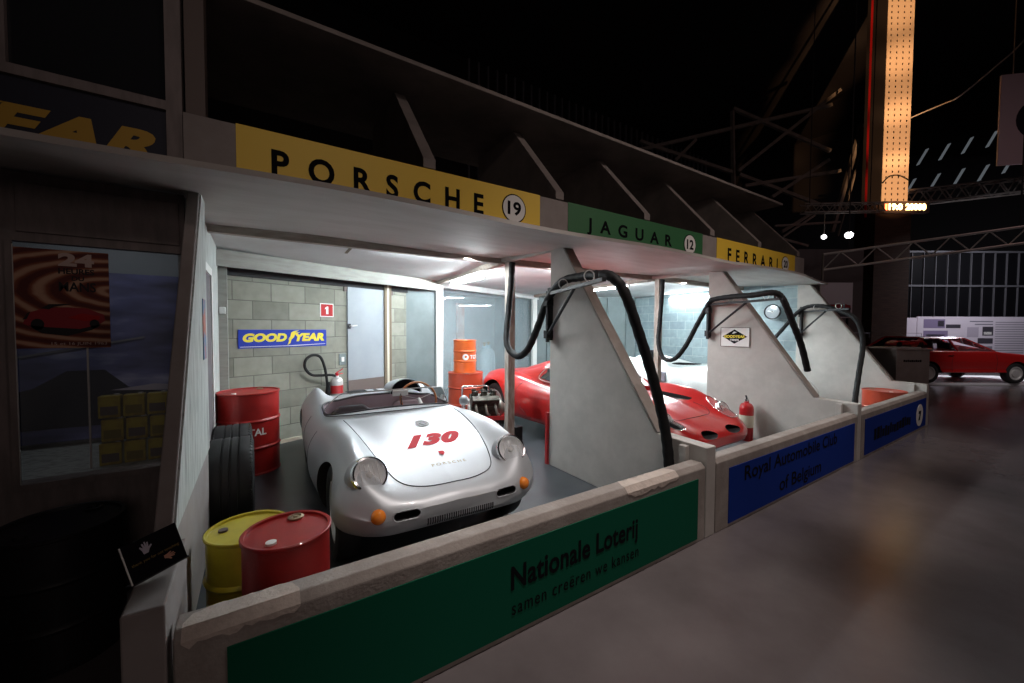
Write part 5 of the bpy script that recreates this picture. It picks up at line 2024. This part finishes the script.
# face plate with four rows of slots
W = 0.80
xs = [-W / 2]
rows = [-0.285, -0.095, 0.095, 0.285]
for r in rows:
    xs += [r - 0.02, r + 0.02]
xs.append(W / 2)
z0, z1, pitch = 5.42, 13.6, 0.17
for i in range(0, len(xs) - 1, 2):
    q.box((xs[i], 0, z0), (xs[i + 1], 0.012, z1))
z = z0
while z < z1:
    for r in rows:
        q.box((r - 0.02, 0, z), (r + 0.02, 0.012, min(z + 0.10, z1)))
    z += pitch
q.build('perforated_face', M['colpanel'], pc_)
q = MB()
q.box((-W / 2, 0.012, z0), (-W / 2 + 0.03, 0.7, z1)).box((W / 2 - 0.03, 0.012, z0), (W / 2, 0.7, z1))
q.box((-W / 2 + 0.03, 0.55, z0), (W / 2 - 0.03, 0.56, z1))
q.build('side_flange', M['hall'], pc_)
q = MB()
q.box((-0.55, 0.02, 0.152), (0.55, 0.75, z0))
q.build('brick_base', M['hallbrick'], pc_)
q = MB()
q.tube(spline([(-W / 2, -0.01, 6.05), (-0.2, -0.02, 6.25), (0.1, -0.02, 6.28), (W / 2, -0.01, 6.15)], 6), 0.018, 8)
q.build('cable_loop', M['black'], pc_)
led = thing('led_display', 'glowing amber ticker display at the foot of the lit column', 'LED display', c0 + Vector((0, 0, 5.673)), VR)
led.scale = (1.108, 1.108, 1.108)
q = MB()
q.box((-0.52, -0.22, -0.02), (0.85, -0.05, 0.32))
q.build('housing', M['kick'], led)
lettering('19:0', M['led'], led, (-0.38, -0.22, 0.05), X3, Z3, 0.42, 0.2, 0.05)
lettering('20000', M['led'], led, (0.13, -0.22, 0.05), X3, Z3, 0.62, 0.2, 0.05)
flat(rect(-0.49, 0.05, -0.42, 0.24), M['ledred'], led, 'red_block', (0, -0.22, 0), X3, Z3, 0.004)
# leaning red pole left of the column
q = MB()
q.bar((17.45, 4.72, 5.4), (17.66, 4.78, 15.0), 0.05)
tag(q.build('red_pole', M['dred']), 'thin leaning red pole left of the lit column', 'pole')

# hanging white sign and its cable
hs = thing('hanging_banner', 'large white hanging banner with a dark disc, upper right edge', 'banner', (19.13, 2.08, 6.62), VR - math.radians(12))
q = MB()
q.box((0, 0, 0), (2.2, 0.05, 2.72))
q.build('sheet', M['lilac'], hs)
flat(disc_poly(1.02, 1.32, 0.62), M['navy'], hs, 'disc', (0, 0, 0), X3, Z3, 0.004)
q = MB()
q.bar((0.3, 0.02, 2.7), (0.3, 0.02, 8.3), 0.02).bar((1.9, 0.02, 2.7), (1.9, 0.02, 8.3), 0.02)
q.build('suspension_wire', M['steel'], hs)
q = MB()
q.tube(spline([(18.62, 4.0, 8.72), (18.5, 3.5, 8.75), (18.3, 3.1, 8.72), (18.18, 2.77, 8.75), (19.1, 2.2, 9.65), (19.85, 1.75, 10.47), (20.9, 1.1, 12.2), (21.6, 0.7, 15)], 8), 0.022, 8)
tag(q.build('hanging_cable', M['alu'], smooth=60), 'pale cable sagging from the lit column to the upper right', 'cable')

# spot lamps on a short bar
for k, (p, lab, s) in enumerate((((15.26, 4.50, 4.46), 'bright spot lamp hanging left of the lit column', 0.10), ((14.62, 4.92, 4.40), 'dimmer cluster lamp hanging above the far end of the pits', 0.07))):
    t = thing('spot_lamp', lab, 'spot lamp', p, 0, None)
    q = MB()
    d = (Vector((0, 0, 1.4)) - Vector(p)).normalized()
    q.tube([-d * 0.22, d * 0.0], [0.07, s + 0.02], 16)
    q.build('can', M['blackmetal'], t, smooth=40)
    q = MB()
    q.ball(d * 0.012, s, 14, 8)
    q.build('lit_face', M['lampglow'] if k == 0 else mat('dim_lamp_face', (1, 1, 1), 0.4, emit=(1, 1, 1), estr=4), t, smooth=60)
    q = MB()
    q.bar((0, 0, 0.08), (0, 0, 0.75), 0.02)
    q.bar((-0.10, 0.0, 0.08), (0.10, 0.0, 0.08), 0.02)
    q.build('yoke', M['steel'], t)
lt = thing('lighting_truss', 'dark lighting truss carrying the spot lamps', 'truss', (0, 0, 0))
lattice(lt, (14.0, 5.35, 5.1), (16.0, 4.0, 5.15), 0.25, 0.2, 6, 0.02, M['steel'])
lt2 = thing('lighting_truss', 'long dark truss running right from behind the lit column', 'truss', (0, 0, 0))
lattice(lt2, (20.4, 4.6, 6.2), (28.5, -0.9, 7.3), 0.5, 0.45, 14, 0.035, M['steel'])

# ------------------------------------------------------------------ red saloon at the far end on a white plinth
sd_org = Vector((17.30, 2.85, 0))
plat = MB()
plat.box((-2.0, -0.75, 0.0), (3.2, 1.2, 0.05))
tag(plat.build('low_plinth', M['platform'], loc=sd_org, rotz=VR, bevel=0.004), 'low white plinth under the red saloon car', 'plinth')


def sec_box(zc, w, zm, zb):
    return [(0, zc), (0.5 * w, zc), (0.86 * w, zc - 0.015), (0.965 * w, zc - 0.06), (w, zm + 0.02), (w, zm - 0.06), (0.985 * w, zb + 0.10), (0.95 * w, zb), (0, zb)]


sal = thing('saloon_car', 'red boxy saloon car on the white plinth at the far right', 'car', sd_org + Vector((math.cos(VR) * 2.15, math.sin(VR) * 2.15, 0.05)), VR - PI / 2 + PI)
# nose of the saloon points to the right of the view
TS = {0.0: (0.66, 0.70, 0.56, 0.40), 0.06: (0.74, 0.78, 0.58, 0.34), 0.25: (0.80, 0.81, 0.60, 0.31), 1.15: (0.90, 0.82, 0.62, 0.30), 1.4: (0.93, 0.825, 0.64, 0.30), 3.3: (0.94, 0.825, 0.64, 0.30), 3.9: (0.90, 0.81, 0.64, 0.33), 4.15: (0.86, 0.79, 0.62, 0.36), 4.22: (0.80, 0.74, 0.60, 0.36)}
S_ = Body(TS, sec_box, 0.06, 6)
cut = []
for s in (0.80, 3.28):
    for sd in (-1, 1):
        q = MB()
        q.lathe([(0, sd * 0.5), (0.33, sd * 0.5), (0.33, sd * 1.0), (0, sd * 1.0)], 36, (0, s, 0.30), axis='x')
        cut.append((q, M['dark']))
S_.finish('body', M['red'], sal, cut)
for sd in (-1, 1):
    for s in (0.80, 3.28):
        wheel(sal, sd * 0.72, s, 0.29, 0.18, M['alu'])
# roof, pillars and panes
q = MB()
q.prism([(-0.58, 0.0), (-0.52, 0.045), (0.52, 0.045), (0.58, 0.0), (0.50, -0.012), (-0.50, -0.012)], 2.05, 3.30, 'y')
rf = q.build('roof', M['red'], sal, bevel=0.01)
rf.location = (0, 0, 1.27)
belt = {1.36: 0.925, 2.32: 0.93, 3.0: 0.94, 3.75: 0.92}
for sd in (-1, 1):
    q = MB()
    for a, c, w_ in (((sd * 0.73, 1.36, 0.91), (sd * 0.56, 2.06, 1.275), 0.05), ((sd * 0.745, 2.42, 0.92), (sd * 0.57, 2.52, 1.275), 0.07), ((sd * 0.73, 3.78, 0.90), (sd * 0.56, 3.28, 1.275), 0.10)):
        q.bar(a, c, w_, 0.03)
    q.build('pillars', M['red'], sal)
    q = MB()
    vs = [q.v(p) for p in ((sd * 0.735, 1.42, 0.925), (sd * 0.745, 3.70, 0.92), (sd * 0.57, 3.26, 1.27), (sd * 0.57, 2.08, 1.27))]
    q.face(vs)
    q.build('side_pane', M['glass'], sal)
q = MB()
q.face([q.v(p) for p in ((-0.70, 1.38, 0.92), (0.70, 1.38, 0.92), (0.54, 2.05, 1.28), (-0.54, 2.05, 1.28))])
q.build('windscreen', M['glass'], sal)
q = MB()
q.face([q.v(p) for p in ((-0.68, 3.78, 0.91), (0.68, 3.78, 0.91), (0.54, 3.29, 1.28), (-0.54, 3.29, 1.28))])
q.build('rear_window', M['glass'], sal)
for x in (-0.36, 0.36):
    for s in (2.5, 3.3):
        q = MB()
        q.box((x - 0.24, s - 0.12, 0.86), (x + 0.24, s, 1.12 if s < 3 else 1.02))
        q.build('seat_back', M['seat'], sal, bevel=0.03)
q = MB()
pts = [(0.36 + 0.17 * math.cos(a), 1.78 + 0.05 * math.sin(a), 0.98 + 0.15 * math.sin(a)) for a in [2 * PI * j / 24 for j in range(24)]]
q.tube(pts, 0.012, 8, closed=True)
q.build('steering_wheel', M['ink'], sal)
for sd in (-1, 1):
    q = MB()
    q.box((sd * 0.828 - 0.004, 2.62, 0.78), (sd * 0.828 + 0.012, 2.78, 0.80))
    q.build('door_handle', M['chrome'], sal)
    S_.line([(1.42, 0.88), (1.38, 0.6), (1.42, 0.3)], 0.004, M['seam'], sal, 'door_shut_line', 'left' if sd > 0 else 'right', n=4)
    S_.line([(2.62, 0.88), (2.66, 0.6), (2.64, 0.3)], 0.004, M['seam'], sal, 'door_shut_line', 'left' if sd > 0 else 'right', n=4)
    o = MB()
    o.box((sd * 0.56 - 0.16, -0.02, 0.56), (sd * 0.56 + 0.16, 0.06, 0.70))
    o.build('headlamp', M['lens'], sal, bevel=0.01)
q = MB()
q.box((-0.80, -0.10, 0.40), (0.80, 0.0, 0.48))
q.build('bumper', M['chrome'], sal, bevel=0.015)

# ------------------------------------------------------------------ information boards and tall windows on the far wall
bo = Vector((20.85, 4.33, 0))
ib = thing('information_board', 'long white information board with pictures behind the red saloon', 'information board', bo, VR)
q = MB()
q.box((0, 0, 0.3), (0.42, 0.05, 2.03)).box((0.44, 0, 0.3), (6.4, 0.05, 2.08))
q.build('board', M['lilac'], ib)


def bprint(x0, z0, x1, z1, m, nm):
    flat(rect(x0, z0, x1, z1), m, ib, nm, (0, 0, 0), X3, Z3, 0.004)


bprint(0.68, 1.64, 1.50, 1.98, M['lilacmid'], 'picture_print')
bprint(0.68, 1.22, 1.62, 1.54, M['lilacmid'], 'picture_print')
bprint(0.80, 1.28, 1.50, 1.40, M['lilacdark'], 'car_print')
bprint(1.22, 1.70, 1.46, 1.92, M['lilacdark'], 'figure_print')
bprint(1.54, 1.64, 2.10, 1.78, M['lilacdark'], 'caption_print')
bprint(2.95, 1.36, 3.36, 1.70, M['lilacdark'], 'picture_print')
bprint(3.00, 1.40, 3.30, 1.50, M['white'], 'car_print')
bprint(2.36, 1.30, 2.80, 1.68, mat('pale_lilac', (0.42, 0.38, 0.46), 0.6), 'map_print')
bprint(2.78, 1.05, 3.36, 1.26, M['lilacdark'], 'caption_print')
bprint(2.95, 0.82, 3.35, 0.95, M['inkgrey'], 'car_print')
lettering('FAST RACING CARS', M['inkgrey'], ib, (2.45, 0, 1.76), X3, Z3, 0.85, 0.09, 0.01) if False else None
for k in range(14):
    bprint(3.44, 1.86 - 0.09 * k, 4.55, 1.885 - 0.09 * k, M['inkgrey'], 'text_line')
for k in range(2):
    bprint(2.45 + 0.2 * k, 1.88 - 0.11 * k, 3.34, 1.92 - 0.11 * k, M['inkgrey'], 'text_line')
wn = struct(bpy.data.objects.new('window_2', None))
COL.objects.link(wn)
wn.location = Vector((20.85, 4.55, 0))
wn.rotation_euler = (0, 0, VR)
q = MB()
q.box((-0.05, 0.05, 2.05), (9.0, 0.1, 4.6))
q.build('dark_panes', M['voidpane'], wn)
q = MB()
k = 0
x = 0.0
while x < 9:
    q.box((x, 0.0, 2.05), (x + 0.022, 0.05, 4.6))
    x += 0.46
q.box((-0.05, -0.01, 3.24), (9.0, 0.05, 3.31)).box((-0.05, -0.01, 4.55), (9.0, 0.05, 4.62))
q.build('glazing_bars', M['glazebar'], wn)

# roof light slits high on the right
sl = [(0, 0), (0.62, 0.10), (1.25, 0.30), (1.9, 0.55), (2.6, 0.8), (0.3, -1.05), (1.0, -0.85), (1.7, -0.65), (2.4, -0.5), (3.1, -0.2)]
for k, (dx, dz) in enumerate(sl):
    base = Vector((21.0, 4.8, 7.9)) + Vector((math.cos(VR), math.sin(VR), 0)) * dx * 1.35
    q = MB()
    q.bar(base + Vector((0, 0, dz)), base + Vector((math.cos(VR) * 0.35, math.sin(VR) * 0.35, dz + 0.62)), 0.11, 0.02)
    tag(q.build('roof_light', M['skylight']), 'small dim slanting roof light high behind the lit column', 'roof light', 'dim roof light slits')

# dark steel roof trusses
F_ = Vector((math.cos(YAW), math.sin(YAW), 0))


def steel(name, segs, label, dist, r=0.06):
    t = thing(name, label, 'roof truss', (0, 0, 0))
    for nm, a, c in segs:
        q = MB()
        q.bar(a, c, r * 2, r * 2)
        q.build(nm, M['steel'], t)
    return t
steel('roof_truss', [
    ('tie', (12.82, 10.44, 8.65), (19.21, 6.35, 10.46)),
    ('brace', (15.94, 8.47, 10.30), (19.14, 6.32, 8.64)),
    ('strut', (15.90, 8.49, 10.20), (15.91, 8.33, 6.11)),
    ('brace', (13.48, 10.01, 8.71), (15.86, 8.42, 7.78)),
    ('brace', (13.97, 9.67, 8.22), (14.68, 9.24, 9.06)),
    ('brace', (16.07, 8.29, 7.83), (19.50, 6.18, 11.06)),
    ('brace', (16.11, 8.26, 7.69), (18.74, 6.50, 6.52)),
    ('tie', (16.27, 8.13, 7.24), (19.45, 6.08, 7.85)),
    ('brace', (17.17, 7.53, 6.80), (19.09, 6.34, 8.29)),
    ('brace', (14.56, 9.21, 6.45), (14.98, 8.96, 6.79)),
    ('brace', (17.48, 7.27, 5.43), (18.57, 6.60, 6.22)),
    ('brace', (12.82, 10.45, 9.00), (13.81, 9.79, 8.56)),
], 'dark steel roof truss seen above the far pit signs', 15)
steel('roof_truss', [
    ('brace', (9.35, 10.86, 7.33), (10.36, 10.18, 6.95)),
    ('brace', (10.21, 10.28, 6.95), (10.55, 10.08, 7.38)),
    ('brace', (11.45, 9.48, 7.10), (12.03, 9.05, 5.67)),
    ('brace', (11.26, 9.58, 6.59), (12.16, 8.99, 6.31)),
    ('brace', (11.70, 9.27, 5.99), (12.22, 8.96, 6.71)),
    ('brace', (13.11, 8.36, 6.17), (13.72, 7.97, 6.36)),
    ('brace', (13.05, 8.39, 6.00), (13.80, 7.90, 5.89)),
    ('brace', (13.35, 8.20, 5.96), (13.90, 7.85, 6.32)),
    ('brace', (15.82, 6.54, 4.87), (16.80, 5.94, 5.66)),
    ('brace', (15.59, 6.71, 5.26), (17.54, 5.44, 5.41)),
    ('brace', (15.73, 6.60, 4.83), (16.57, 6.04, 4.55)),
], 'dark steel lattice glimpsed between the tapered fins', 15, 0.035)
q = MB()
q.bar((18.90, 5.30, 9.15), (17.91, 5.79, 5.18), 0.12)
q.bar((19.09, 5.18, 9.08), (18.10, 5.66, 5.03), 0.05)
tag(q.build('leaning_stanchion', M['steel']), 'leaning dark steel stanchion left of the lit column', 'stanchion')
